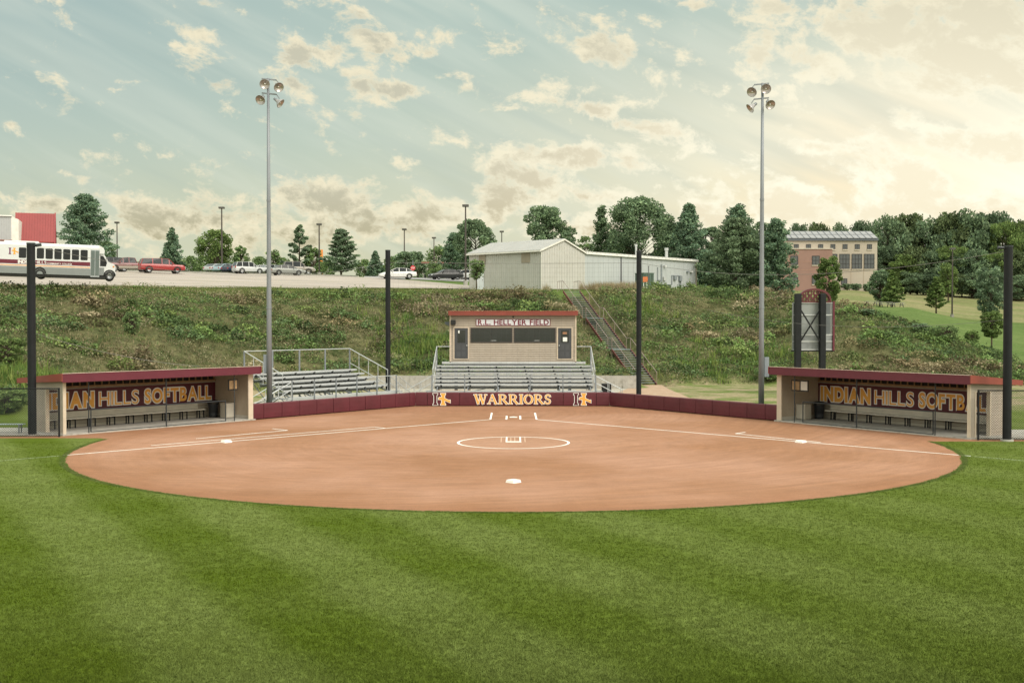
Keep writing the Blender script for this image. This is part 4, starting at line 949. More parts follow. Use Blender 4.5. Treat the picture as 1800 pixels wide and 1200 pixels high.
# slabs outside the dugouts
s = MB(); s.box((-33, 53.75, 0), (-21.3, 57.5, .05)); tag(s.build('concrete_pad', concrete), kind='structure')
s = MB(); s.box((21.2, 52.5, 0), (33, 56.5, .05)); tag(s.build('concrete_pad', concrete), kind='structure')
lowb = thing('low_bench', 'low metal bench behind the chain link at the left edge', 'bench', (-24.6, 54.6, .05), R(2))
s = MB()
for i in range(3): s.box((-1.3, i * .13, .40), (1.3, i * .13 + .11, .43))
s.build('seat', M('pale_blue_metal', (.35, .42, .47), .4, .3), lowb)
for q in (-1.1, 1.1):
    s = MB(); s.bar((q, .03, 0), (q, .03, .4), .05); s.bar((q, .33, 0), (q, .33, .4), .05); s.bar((q, .03, .37), (q, .33, .37), .05); s.build('leg', galv, lowb)

# ------------------------------------------------------------------ staircase on the bank
def staircase():
    top = Vector((5.85, 116.3, 8.42)); bot = Vector((11.15, 96.1, .12)); d = bot - top; hd = Vector((d.x, d.y, 0)); L = hd.length; rz = math.atan2(d.y, d.x)
    t = thing('staircase', 'long steel staircase with dark treads and red stringers down the grassy bank', 'staircase', (top.x, top.y, 0), rz)
    w = 1.75; red = M('stringer_red', (.15, .045, .04), .6, var=.2); tread = M('grating', (.19, .225, .235), .5, .3, var=.2); railm = M('rail_rust', (.26, .20, .175), .6, var=.2)
    segs = [(0, .31), (.345, .655), (.69, 1.0)]   # fractions of the height drop; landings between
    x = 0; z = top.z; run = (L - 2 * 1.1) / .93; 
    for i, (a, b) in enumerate(segs):
        dx = (b - a) * run * .93 / (.93) * (1) ; dzv = (b - a) * 8.3 / .93
        n = 15; 
        for k in range(n):
            xx = x + dx * k / n; zz = z - dzv * (k + .5) / n
            s = MB(); s.box((xx, -w / 2 + .04, zz - .035), (xx + .27, w / 2 - .04, zz)); s.build('tread', tread, t)
        for sd in (-1, 1):
            y = sd * w / 2
            s = MB(); s.bar((x, y, z - .12), (x + dx, y, z - dzv - .12), .05, .25); s.build('stringer', red, t)
            s = MB(); s.tube([(x, y, z - .1), (x, y, z + .95), (x + dx, y, z - dzv + .95), (x + dx, y, z - dzv - .1)], .026, 6); s.tube([(x + dx / 2, y, z - dzv / 2 - .1), (x + dx / 2, y, z - dzv / 2 + .95)], .022, 6); s.build('handrail', railm, t)
        x += dx; z -= dzv
        if i < 2:
            s = MB(); s.box((x, -w / 2, z - .06), (x + 1.05, w / 2, z - .02)); s.build('landing', tread, t)
            for sd in (-1, 1):
                s = MB(); y = sd * w / 2; s.tube([(x, y, z + .95), (x + 1.1, y, z + .95)], .022, 6); s.tube([(x + 1.05, y, z - .8), (x + 1.05, y, z + .95)], .03, 6); s.build('handrail', railm, t)
            x += 1.08
    for sd in (-1, 1):
        s = MB(); y = sd * w / 2
        s.tube([(0, y, top.z + .95), (-1.9, y * (1 if sd < 0 else 1), top.z + .95), (-1.9, y, top.z - .1)], .026, 6)
        for q in (-.6, -1.25): s.tube([(q, y, top.z), (q, y, top.z + .95)], .02, 6)
        s.build('handrail', railm, t)
staircase()
pp = [(8.6, 74.9), (9.6, 73.5), (10.9, 71.0), (13.3, 72.8), (12.3, 80), (12.2, 90), (12.4, 96.3), (10.2, 96.4), (9.0, 91), (7.5, 85), (7.0, 79)]
flat_sheet('dirt_path', pp, .012, M('path_dirt', (.33, .22, .15), .95, var=.25, scale=1.5, dirt=((.42, .38, .33), .5), bump=.3))
flat_sheet('gravel_patch', [(-17, 75), (-9, 73.5), (8, 73.3), (9.5, 80), (9.8, 91.3), (-9, 91.3), (-13, 90.5), (-18, 84)], .008, M('gravel', (.36, .33, .29), .95, var=.3, scale=3, dirt=((.12, .13, .06), .8), bump=.5, bscale=30))

# ------------------------------------------------------------------ sign with two posts, seen from behind
def big_sign():
    Y = 84.0; xl, xr = px2x(1401.5, Y), px2x(1446, Y); zt = zat(516, Y)
    t = thing('field_sign', 'tall sign on two thick black posts seen from behind, arched maroon lattice top', 'sign', ((xl + xr) / 2, Y, 0), R(6))
    h = (xr - xl) / 2
    for s_ in (-1, 1):
        p = MB(); p.box((s_ * h - .21, -.21, -.2), (s_ * h + .21, .21, zt)); p.build('post', black_steel, t, bevel=.02)
    zb = zat(615, Y); zp = zat(532, Y); x0, x1 = -h - .28, h + .88
    p = MB(); p.box((x0, .36, zb), (x1, .44, zp)); p.build('panel', M('sign_back', (.27, .285, .285), .5, .2, var=.12, scale=.7), t)
    p = MB(); p.box((x0 + .06, .30, zb + 1.15), (x0 + .62, .362, zp)); p.box((x1 - .68, .30, zb + 1.15), (x1 - .18, .362, zp)); p.build('inner_panel', M('sign_back_dark', (.10, .11, .12), .5), t)
    p = MB()
    for z in (zb + .02, zb + .62, zb + 1.1, zb + 2.55, zp): p.box((x0, .28, z - .04), (x1, .30, z + .04))
    for x in (x0, x0 + .6, x1 - .7, x1 - .07): p.box((x, .301, zb), (x + .06, .33, zp))
    k = x0 + .75
    while k < x1 - .8: p.box((k, .302, zb), (k + .045, .33, zb + 1.1)); k += .27
    p.build('frame', alu, t)
    p = MB(); p.box((x0, .30, zb + .05), (x1, .355, zb + 1.05)); p.build('lower_panel', M('sign_low', (.20, .21, .22), .5, var=.35, scale=2), t)
    p = MB()
    for s_ in (-1, 1): p.bar((-h * s_, -.05 - .06 * s_, zp - .25), (h * s_, -.05 - .06 * s_, zb + .3), .09)
    p.build('cross_brace', black_steel, t)
    p = MB(); p.box((x1, .2, zb - .05), (x1 + .14, .62, zp + .12)); p.build('edge_trim', maroon_trim, t)
    p = MB(); p.box((x0 - .05, .22, zb - .12), (x1 + .14, .6, zb - .03)); p.build('bottom_rail', black_steel, t)
    # arched lattice header
    p = MB(); w = (x1 - x0) / 2 - .25; cx = (x0 + x1) / 2 + .15; H_ = .95; n = 20
    outer = [(cx + w * math.cos(math.pi * i / n), zp + .10 + H_ * math.sin(math.pi * i / n) ** .8) for i in range(n + 1)]
    inner = [(cx + (w - .12) * math.cos(math.pi * i / n), zp + .06 + (H_ - .12) * math.sin(math.pi * i / n) ** .8) for i in range(n + 1)]
    for i in range(n): p.prism([outer[i], outer[i + 1], inner[i + 1], inner[i]][::-1], .25, .55, 'y')
    p.box((cx - w, .25, zp + .02), (cx + w, .5, zp + .12))
    red = M('lattice_maroon', (.10, .022, .026), .5)
    p.build('arch', red, t)
    p = MB(); rnd = random.Random(3); x = cx - w + .15
    while x < cx + w - .1:
        u = (x - cx) / w; zt_ = zp + .05 + (H_ - .1) * max(0, 1 - u * u) ** .45; p.box((x, .33, zp + .1), (x + .07, .40, zt_)); x += .21
    for k, zz in enumerate((zp + .34, zp + .58, zp + .78)):
        ww = w * math.sqrt(max(0, 1 - ((zz - zp) / H_) ** 2)) - .08; p.box((cx - ww, .32, zz), (cx + ww, .41, zz + .06))
        x = cx - ww + .1
        while x < cx + ww - .15: p.box((x, .31, zz - .17), (x + .12, .42, zz + .001)); x += .42
    p.build('lattice', red, t)
    p = MB()
    for s_ in (-1, 1):
        for z in (zb + .02, zb + .62, zb + 1.1, zb + 2.55, zp): p.box((s_ * h + .2, .1, z - .05), (s_ * h + .3, .3, z + .05))
    p.build('bracket', alu, t)
big_sign()
# ------------------------------------------------------------------ hillside vegetation
def tint_material(name, rough=.85, var=.25, scale=3.0, trans=0.0):
    m = bpy.data.materials.new(name); m.use_nodes = True; nt = m.node_tree; N = nt.nodes.new; L = nt.links.new
    b = nt.nodes['Principled BSDF']; b.inputs['Roughness'].default_value = rough; b.inputs['Specular IOR Level'].default_value = .2
    a = N('ShaderNodeAttribute'); a.attribute_name = 'tint'
    g = N('ShaderNodeNewGeometry'); n = N('ShaderNodeTexNoise'); L(g.outputs['Position'], n.inputs[0]); n.inputs['Scale'].default_value = scale; n.inputs['Detail'].default_value = 3
    mr = N('ShaderNodeMapRange'); L(n.outputs[0], mr.inputs[0]); mr.inputs[1].default_value = .3; mr.inputs[2].default_value = .7; mr.inputs[3].default_value = 1 - var; mr.inputs[4].default_value = 1 + var
    mx = N('ShaderNodeMix'); mx.data_type = 'RGBA'; mx.blend_type = 'MULTIPLY'; mx.inputs[0].default_value = 1; L(a.outputs['Color'], mx.inputs[6]); L(mr.outputs[0], mx.inputs[7])
    L(mx.outputs[2], b.inputs['Base Color'])
    if trans:
        t = N('ShaderNodeBsdfTranslucent'); L(mx.outputs[2], t.inputs[0]); s = N('ShaderNodeMixShader'); s.inputs[0].default_value = trans
        L(b.outputs[0], s.inputs[1]); L(t.outputs[0], s.inputs[2]); L(s.outputs[0], nt.nodes['Material Output'].inputs[0])
    return m
leafmat = tint_material('hillside_leaves', trans=.25)
def blades(P, n_per, h, w, lean, rng, colors, jit=.12, spread=.15):
    "clumps of tapered blades; returns verts, tri faces, colours"
    N = len(P); k = n_per; M_ = N * k
    base = np.repeat(P, k, 0) + np.concatenate([rng.normal(0, spread, (M_, 2)), np.zeros((M_, 1))], 1)
    hh = np.repeat(h, k) * rng.uniform(.6, 1.15, M_); a = rng.uniform(0, 2 * np.pi, M_); ln = rng.uniform(0, 1, M_) * lean
    dirv = np.stack([np.cos(a) * ln, np.sin(a) * ln, np.ones(M_)], 1); dirv /= np.linalg.norm(dirv, axis=1)[:, None]
    b = rng.uniform(0, 2 * np.pi, M_); side = np.stack([np.cos(b), np.sin(b), np.zeros(M_)], 1) * (np.repeat(w, k) * rng.uniform(.7, 1.3, M_))[:, None]
    v0 = base - side; v1 = base + side; v2 = base + dirv * hh[:, None]
    V = np.stack([v0, v1, v2], 1).reshape(-1, 3); Fc = np.arange(M_ * 3).reshape(-1, 3)
    c = np.repeat(colors, k, 0) * rng.uniform(1 - jit, 1 + jit, (M_, 1)); C = np.repeat(c, 3, 0)
    return V, Fc, C
def leaves(P, size, rng, colors, flat=.6, jit=.15):
    "one leaf quad per point, roughly facing up/outwards"
    M_ = len(P); nrm = rng.normal(0, 1, (M_, 3)); nrm[:, 2] = np.abs(nrm[:, 2]) + flat; nrm /= np.linalg.norm(nrm, axis=1)[:, None]
    t = rng.normal(0, 1, (M_, 3)); t -= nrm * (t * nrm).sum(1)[:, None]; t /= np.linalg.norm(t, axis=1)[:, None]; u = np.cross(nrm, t)
    s = (size * rng.uniform(.6, 1.3, M_))[:, None]
    V = np.stack([P + t * s, P + u * s * .7, P - t * s, P - u * s * .7], 1).reshape(-1, 3); Fc = np.arange(M_ * 4).reshape(-1, 4)
    C = np.repeat(colors * rng.uniform(1 - jit, 1 + jit, (M_, 1)), 4, 0)
    return V, Fc, C
GREENS = np.array([(.085, .13, .042), (.11, .165, .055), (.055, .085, .032), (.14, .185, .06), (.075, .115, .05)])
TANS = np.array([(.33, .28, .175), (.28, .225, .13), (.25, .22, .12), (.37, .31, .205), (.22, .175, .105)])
OLIVE = np.array([(.135, .155, .06), (.18, .18, .08), (.11, .135, .05), (.20, .175, .09)])
def hill():
    rng = np.random.default_rng(7)
    # random points over the bank, kept where the slope is and where the camera side can see it
    n = 90000
    Y = rng.uniform(62, 129, n); X = rng.uniform(-62, 62, n); px = 902.5 + F * X / Y
    ok = (Y > toeY(px) + .2) & (Y < crestY(px) + .6) & (px > -140) & (px < 1960)
    X, Y, px = X[ok], Y[ok], px[ok]
    # keep the staircase clear
    dx, dy = 5.3, -20.2; t = ((X - 5.85) * dx + (Y - 116.3) * dy) / (dx * dx + dy * dy); d = np.hypot(X - 5.85 - t * dx, Y - 116.3 - t * dy)
    ok = ~((d < 1.9) & (t > -.1) & (t < 1.05)); X, Y, px = X[ok], Y[ok], px[ok]
    a = fbm(X / 7.0, Y / 4.5, 11, 4); b = fbm(X / 2.2, Y / 1.6, 23, 3); hgt = (Y - toeY(px)) / (crestY(px) - toeY(px))
    # where it is green vine and where dry grass: greener on the right and at the top
    g = (a - .5) * 2.6 + (b - .5) * 1.5 + np.interp(px, [0, 250, 450, 700, 900, 1150, 1300, 1700], [.03, -.04, -.24, -.14, -.12, .08, .27, .22]) + .22 * np.clip((hgt - .6) / .3, 0, 1) - .28 * np.exp(-((px - 230) / 230) ** 2 - ((hgt - .2) / .3) ** 2)
    kind = np.where(g > .10, 0, np.where(g > -.30, 1, 2))
    Z = gz_np(X, Y) - .03; P = np.stack([X, Y, Z], 1)
    def pick(pal, m): return pal[rng.integers(0, len(pal), m)]
    # green vines: leaf quads heaped into mounds
    q = P[kind == 0]; r = 5; m = len(q) * r
    pp = np.repeat(q, r, 0) + rng.normal(0, 1, (m, 3)) * [.26, .26, .0]; mound = fbm(pp[:, 0] / .9, pp[:, 1] / .9, 31, 2)
    pp[:, 2] = gz_np(pp[:, 0], pp[:, 1]) + mound ** 2 * 1.2 * rng.uniform(.15, 1, m) + .03
    cc = pick(GREENS, len(q)); brightness = .8 + 1.0 * fbm(q[:, 0] / 3, q[:, 1] / 2.2, 41, 3); cc = np.repeat(cc * brightness[:, None], r, 0)
    V, Fc, C = leaves(pp, np.full(m, .085), rng, cc, flat=.5)
    tag(np_mesh('green_undergrowth', V, Fc, leafmat, colors=C), 'green leafy undergrowth in mounds over the grassy bank', 'undergrowth', kind='stuff')
    # mounds of bramble and vine: leafy domes with dark gaps under them
    n = 4600; Ym = rng.uniform(64, 128, n); Xm = rng.uniform(-60, 60, n); pm = 902.5 + F * Xm / Ym
    wt = fbm(Xm / 6, Ym / 3.2, 51, 3); tm = ((Xm - 5.85) * dx + (Ym - 116.3) * dy) / (dx * dx + dy * dy); dm = np.hypot(Xm - 5.85 - tm * dx, Ym - 116.3 - tm * dy)
    k = (Ym > toeY(pm) + .6) & (Ym < crestY(pm) - .2) & (pm > -140) & (pm < 1960) & (wt > np.interp(pm, [0, 500, 900, 1150, 1300], [.47, .50, .50, .44, .40])) & (dm > 2.6)
    Xm, Ym, pm = Xm[k], Ym[k], pm[k]; n = len(Xm); per = 130
    gm_ = fbm(Xm / 7, Ym / 4.5, 11, 4) + rng.normal(0, .05, n) + np.interp(pm, [200, 900, 1250], [0, -.01, .06])
    pal = np.where((gm_ > .485)[:, None], GREENS[rng.integers(0, 5, n)] * 1.25, np.where((gm_ > .425)[:, None], OLIVE[rng.integers(0, 4, n)] * .8, TANS[rng.integers(0, 5, n)] * .72)) * rng.uniform(.55, 1.65, n)[:, None]
    d_ = rng.normal(0, 1, (n * per, 3)); d_[:, 2] = np.abs(d_[:, 2]); d_ /= np.linalg.norm(d_, axis=1)[:, None]; d_ *= rng.uniform(.75, 1.1, (n * per, 1))
    rad = np.stack([rng.uniform(.5, 1.7, n), rng.uniform(.4, .8, n), rng.uniform(.3, 1.0, n)], 1); cen = np.stack([Xm, Ym, gz_np(Xm, Ym) - .05], 1)
    pp = np.repeat(cen, per, 0) + d_ * np.repeat(rad, per, 0) + rng.normal(0, .05, (n * per, 3))
    V, Fc, C = leaves(pp, np.full(n * per, .11), rng, np.repeat(pal, per, 0), flat=.45, jit=.25)
    tag(np_mesh('bramble', V, Fc, leafmat, colors=C), 'leafy mounds of vine and bramble over the grassy bank', 'undergrowth', kind='stuff')
    # olive weeds and rough grass
    q = P[kind == 1]; hh = rng.uniform(.14, .38, len(q)); cc = pick(np.concatenate([OLIVE, GREENS[:3] * 1.1]), len(q)) * (.7 + .6 * fbm(q[:, 0] / 2, q[:, 1] / 2, 5, 2))[:, None]
    V, Fc, C = blades(q, 6, hh, np.full(len(q), .035), 1.6, rng, cc, spread=.2)
    tag(np_mesh('rough_grass', V, Fc, leafmat, colors=C), 'olive rough grass and weeds on the bank', 'grass', kind='stuff')
    # dry seed grass, tan
    q = P[kind == 2]; hh = rng.uniform(.18, .42, len(q)); cc = .85 * pick(np.concatenate([TANS, OLIVE, OLIVE]), len(q)) * (.7 + .6 * fbm(q[:, 0] / 1.5, q[:, 1] / 1.5, 6, 2))[:, None]
    V, Fc, C = blades(q, 6, hh, np.full(len(q), .032), 1.7, rng, cc, spread=.2)
    tag(np_mesh('dry_grass', V, Fc, leafmat, colors=C), 'tan dry seed grass on the bank', 'grass', kind='stuff')
    # pale seed heads standing over everything in drifts
    n = 26000; Y = rng.uniform(64, 120, n); X = rng.uniform(-55, 55, n); px = 902.5 + F * X / Y
    dr = fbm(X / 3.5, Y / 2.4, 77, 3) + .12 * np.exp(-((px - 1160) / 60) ** 2) + .1 * np.exp(-((px - 760) / 120) ** 2)
    t = ((X - 5.85) * dx + (Y - 116.3) * dy) / (dx * dx + dy * dy); d = np.hypot(X - 5.85 - t * dx, Y - 116.3 - t * dy)
    ok = (Y > toeY(px) + .5) & (Y < crestY(px) + .8) & (dr > .575) & (d > 2.0) & (px > -140) & (px < 1960); X, Y = X[ok], Y[ok]
    q = np.stack([X, Y, gz_np(X, Y) + .2], 1); r = 11; m = len(q) * r; cc = np.array([(.28, .25, .155), (.24, .21, .12), (.32, .285, .19), (.18, .19, .09)])[rng.integers(0, 4, len(q))]
    pp = np.repeat(q, r, 0) + rng.normal(0, 1, (m, 3)) * [.22, .22, .13] + [0, 0, .12]
    V, Fc, C = leaves(pp, np.full(m, .055), rng, np.repeat(cc, r, 0), flat=.2, jit=.3)
    tag(np_mesh('seed_grass', V, Fc, leafmat, colors=C), 'pale seed heads of tall grass standing in drifts on the bank', 'grass', kind='stuff')
    # bright yellow-green weeds at the foot of the bank
    cl = [(15, 660, 500, 2.2), (5, 725, 400, 1.8), (735, 650, 260, 1.8), (760, 632, 150, 1.2), (715, 560, 80, 2.4), (1130, 560, 80, 1.5), (1240, 668, 160, 3.5), (1345, 655, 100, 1.6)]
    Pn = []
    for (cx, cyp, m, rad) in cl:
        Yc = np.interp(cyp, [500, 600, 680, 740], [crestY(cx), (crestY(cx) + toeY(cx)) / 2, toeY(cx) + 3, toeY(cx) + .5]); Xc = px2x(cx, Yc)
        x = rng.normal(Xc, rad, m); y = rng.normal(Yc, rad * .8, m); k = y > toeY(902.5 + F * x / y) + .1; x, y = x[k], y[k]; Pn.append(np.stack([x, y, gz_np(x, y)], 1))
    q = np.concatenate(Pn); cc = np.array([(.16, .22, .05), (.12, .19, .045), (.20, .24, .07), (.09, .16, .04)])[rng.integers(0, 4, len(q))]
    V, Fc, C = blades(q, 9, rng.uniform(.4, 1.0, len(q)), np.full(len(q), .045), .6, rng, cc, spread=.22)
    tag(np_mesh('tall_weeds', V, Fc, leafmat, colors=C), 'bright yellow-green tall weeds at the foot of the bank', 'weeds', kind='stuff')
    # rough mown strip along the crest, and scruffy grass at the toe
    n = 26000; px_ = rng.uniform(-100, 1250, n); Y = crestY(px_) + rng.uniform(-1.0, 5.0, n); X = (px_ - 902.5) / F * Y; q = np.stack([X, Y, gz_np(X, Y)], 1)
    keep = ~((X > 2) & (Y > 121)); q = q[keep]
    cc = np.array([(.10, .15, .035), (.13, .17, .05), (.17, .17, .07)])[rng.integers(0, 3, len(q))]
    V, Fc, C = blades(q, 3, np.full(len(q), .12), np.full(len(q), .03), .7, rng, cc, spread=.2)
    tag(np_mesh('verge_grass', V, Fc, leafmat, colors=C), 'short grass verge along the top of the bank', 'grass', kind='stuff')
    # tall pale grass in front of the shed gable
    n = 900; X = rng.uniform(3.2, 13, n); Y = 117.5 + (X - 3) * .35 + rng.normal(0, .8, n); t = ((X - 5.85) * dx + (Y - 116.3) * dy) / (dx * dx + dy * dy); d = np.hypot(X - 5.85 - t * dx, Y - 116.3 - t * dy)
    k = (d > 2.0) & ((X > 8.2) | (X < 3.6) | (Y > 119.3)); X, Y = X[k], Y[k]; q = np.stack([X, Y, gz_np(X, Y)], 1)
    V, Fc, C = blades(q, 9, rng.uniform(.5, 1.1, len(q)), np.full(len(q), .022), .35, rng, pick(TANS, len(q)) * 1.05, spread=.15)
    tag(np_mesh('tall_grass', V, Fc, leafmat, colors=C), 'tall straw-coloured grass along the shed wall above the stairs', 'grass', kind='stuff')
    # tufts where turf meets clay, and thin grass over the near outfield
    th = np.deg2rad(rng.uniform(175.5, 361.5, 9000)); rr = RAD + np.abs(rng.normal(0, .05, 9000)) + .05; q = np.stack([rr * np.cos(th), 50.9 + rr * np.sin(th), np.zeros(9000)], 1)
    cc = np.array([(.10, .16, .03), (.13, .19, .05), (.09, .14, .03), (.18, .17, .07)])[rng.integers(0, 4, 9000)]
    V, Fc, C = blades(q, 6, np.full(9000, .035), np.full(9000, .008), 1.4, rng, cc, spread=.05)
    tag(np_mesh('turf_edge', V, Fc, leafmat, colors=C), 'fringe of turf along the curved edge of the infield clay', 'grass', kind='stuff')
hill()
def outfield_blades():
    "real grass blades over the near outfield, coloured by the same material as the ground"
    rng = np.random.default_rng(21); gm = bpy.data.materials['ground_grass']; n = 210000
    Y = 15.8 + 36 * rng.random(n) ** 1.9; px = rng.uniform(-40, 1840, n); X = (px - 902.5) / F * Y
    k = (np.hypot(X, Y - 50.9) > RAD + .05) & ~((np.abs(X) > 17.5) & (Y > 51.2)); X, Y = X[k], Y[k]
    q = np.stack([X, Y, np.zeros(len(X))], 1); V, Fc, C = blades(q, 4, np.full(len(q), .045), np.full(len(q), .0065), 1.3, rng, np.zeros((len(q), 4)), spread=.04)
    o = np_mesh('outfield_grass', V, Fc, gm, colors=C * 0); tag(o, 'short mown outfield grass in the foreground', 'grass', kind='stuff')
outfield_blades()

# ------------------------------------------------------------------ trees
barkm = M('bark', (.09, .068, .05), .9, var=.35, scale=5, bump=.5)
treemat = tint_material('tree_leaves', trans=.30, var=.2, scale=1.2)
def tree_mesh(seed, H, Rw, kind, col, n=5200, leaf=.20, base=.12, lum=1.0):
    """returns (trunk MB, verts, faces, colours), origin at the trunk's foot.
    kind: round, cone, tier (horizontal layers), open (sparse limbs), column"""
    rng = np.random.default_rng(seed); rnd = random.Random(seed); tr = MB()
    lean = rnd.uniform(-.02, .02)
    top = Vector((lean * H, 0, H * (.93 if kind in ('cone', 'tier', 'open', 'pine') else .72)))
    tr.tube([(0, 0, -.3), (lean * H * .3, 0, H * .3), (lean * H * .6, .01 * H, H * .6), top], [.022 * H + .02, .016 * H + .015, .010 * H + .01, .012], 9)
    cl = []       # clump centre, radius xyz, tone
    def env(u):   # half width at relative height u in 0..1 of the crown
        if kind == 'round': return math.sqrt(max(0, 1 - (2 * u - 1) ** 2)) ** .8 * (1.05 - .1 * u)
        if kind == 'cone': return ((1 - u) ** .8 * 1.12 + .04) * min(1, (u + .12) / .2)
        if kind == 'pine': return (min(1, (u + .2) / .35)) * (1 - u) ** .58 * 1.12
        if kind in ('tier', 'open'): return (min(1, (u + .3) / .45)) * (1 - u) ** .75 + .04
        return math.sqrt(max(0, 1 - (2 * u - 1) ** 2)) ** .6
    z0 = H * base; ch = H - z0
    nl = {'round': 72, 'cone': 60, 'pine': 64, 'tier': 44, 'open': 30, 'column': 40}[kind]
    for i in range(nl):
        u = (i + rnd.random()) / nl if kind != 'round' else rnd.random() ** .85
        e = env(u) * Rw; az = rnd.uniform(0, 2 * math.pi) if kind == 'round' else i * 2.399 + rnd.uniform(-.4, .4)
        rr = e * (rnd.uniform(.62, 1.0) if kind != 'round' else rnd.uniform(.3, .9) ** .6)
        z = z0 + ch * u
        tip = Vector((math.cos(az) * rr, math.sin(az) * rr, z + (rr * .12 if kind in ('tier', 'open', 'pine') else rr * .25) * (1 if kind != 'cone' else -.2)))
        st = Vector((lean * z, 0, max(z0 * .7, z - rr * (.5 if kind == 'round' else .25))))
        if rr > .12 * Rw: tr.tube([st, st.lerp(tip, .5) + Vector((0, 0, .05 * rr)), tip], [.05 + .008 * H * (1 - u) * .6, .035, .012], 5, cap=False)
        s = rnd.uniform(.7, 1.2)
        if kind == 'round': cl.append((tip, (Rw * .27 * s, Rw * .27 * s, Rw * .23 * s)))
        elif kind == 'cone':
            for f in (.45, .95): cl.append((st.lerp(tip, f), (Rw * .24 * s * (.6 + .6 * (1 - u)), Rw * .24 * s * (.6 + .6 * (1 - u)), ch * .05 * s)))
        elif kind == 'pine':
            for f in (.4, .75, 1.05): cl.append((st.lerp(tip, f) + Vector((rnd.uniform(-.2, .2), rnd.uniform(-.2, .2), rnd.uniform(-.1, .2))), (Rw * .20 * s, Rw * .20 * s, ch * .042 * s)))
        elif kind == 'tier':
            for f in (.45, .8, 1.1): cl.append((st.lerp(tip, f), (Rw * .20 * s, Rw * .20 * s, ch * .022 * s)))
        elif kind == 'open':
            for f in (.6, .85, 1.1): cl.append((st.lerp(tip, f) + Vector((0, 0, rnd.uniform(-.1, .25))), (Rw * .13 * s, Rw * .13 * s, ch * .035 * s)))
        else: cl.append((tip, (Rw * .34 * s, Rw * .34 * s, ch * .08 * s)))
    if kind != 'round': cl.append((Vector((lean * H, 0, H * .97)), (Rw * .06, Rw * .06, H * .03)))
    cen = np.array([c[0][:] for c in cl]); rad = np.array([c[1] for c in cl]); w = rad.prod(1) ** .55; w /= w.sum()
    n = int(n * 1.5); leaf *= .84
    idx = rng.choice(len(cl), n, p=w)
    d = rng.normal(0, 1, (n, 3)); d /= np.linalg.norm(d, axis=1)[:, None]; d *= (rng.random(n) ** .33)[:, None]
    P = cen[idx] + d * rad[idx]
    tone = rng.uniform(.72, 1.28, len(cl))[idx] * lum
    c = np.array(col)[rng.integers(0, len(col), n)] * tone[:, None]
    V, Fc, C = leaves(P, np.full(n, leaf), rng, c, flat=.15, jit=.22)
    return tr, V, Fc, C
def make_tree(name, label, cat, x, Y, z, seed, H, Rw, kind, colr, n, leaf, base=.12, group=None, rz=0):
    t = thing(name, label, cat, (x, Y, z), rz, group)
    tr, V, Fc, C = tree_mesh(seed, H, Rw, kind, colr, n, leaf, base)
    tr.build('trunk', barkm, t, smooth=True); np_mesh('crown', V, Fc, treemat, t, colors=C); return t
DK = [(0.139, 0.206, 0.119), (0.174, 0.248, 0.136), (0.113, 0.166, 0.101), (0.209, 0.281, 0.157)]
CON = [(0.131, 0.208, 0.134), (0.109, 0.175, 0.118), (0.168, 0.247, 0.16), (0.202, 0.28, 0.168)]
MID = [(0.144, 0.218, 0.086), (0.173, 0.253, 0.101), (0.115, 0.178, 0.079), (0.216, 0.287, 0.115)]
LT = [(.15, .21, .065), (.12, .185, .06), (.18, .24, .08), (.10, .15, .05)]
BLU = [(0.144, 0.212, 0.13), (0.173, 0.246, 0.151), (0.122, 0.178, 0.115), (0.216, 0.281, 0.173)]
def T(name, label, cat, px, ybase, ytop, hw, Y, kind, colr, n=4200, leaf=.20, base=.12, group=None, seed=None):
    "tree placed by its distance; height and spread follow from the photograph's scale there"
    x = px2x(px, Y); z = gz(x, Y); top = zat(ytop, Y); H = top - z; Rw = hw / F * Y
    return make_tree(name, label, cat, x, Y, z, seed or int(px * 7 + ytop), H, Rw, kind, colr, n, leaf, base, group)
TG = 'trees round the parking lot'
T('pine_tree', 'tallest pine tree behind the bus, beside the red roofed building', 'tree', 151, 475, 345, 56, 186, 'pine', CON, 11000, .22, .10, TG)
T('small_tree', 'small pale green tree right of the bus front, under the big pine', 'tree', 186, 478, 428, 17, 196, 'round', LT, 1400, .2, .3, TG)
T('spruce_tree', 'narrow dark spruce behind the red sport utility vehicle', 'tree', 303, 474, 403, 25, 190, 'cone', CON, 3600, .22, .05, TG)
T('maple_tree', 'yellow-green round tree behind the pale sedans and a tall lamp', 'tree', 378, 474, 412, 33, 186, 'round', LT, 4600, .2, .08, TG)
T('small_tree', 'small dark tree right of the yellow-green tree, behind the silver sport utility vehicle', 'tree', 424, 474, 435, 14, 205, 'round', MID, 1300, .22, .1, TG)
T('small_tree', 'small dark tree just right of the tall grey floodlight pole', 'tree', 481, 474, 441, 14, 205, 'round', MID, 1200, .22, .1, TG)
T('oak_tree', 'open-crowned young oak behind the tan pickup', 'tree', 527, 476, 398, 31, 192, 'open', BLU, 3400, .21, .12, TG)
T('small_tree', 'short olive tree between the two young oaks', 'tree', 552, 478, 440, 17, 192, 'round', MID, 1600, .2, .1, TG)
T('oak_tree', 'layered young oak with drooping tiers, right of the tan pickup', 'tree', 600, 482, 404, 38, 178, 'tier', BLU, 5600, .21, .12, TG)
T('spruce_tree', 'small spruce left of the middle black net pole', 'tree', 660, 482, 443, 17, 192, 'cone', CON, 2300, .22, .05, TG)
T('round_tree', 'round dark tree just right of the middle black net pole', 'tree', 714, 486, 447, 22, 192, 'round', DK, 2300, .22, .06, TG)
T('round_tree', 'round dark tree beside the stop sign', 'tree', 733, 486, 446, 17, 200, 'round', DK, 1900, .22, .06, TG)
T('round_tree', 'pale green low tree left of the large dark tree', 'tree', 777, 474, 440, 34, 235, 'round', MID, 2400, .26, .05, TG)
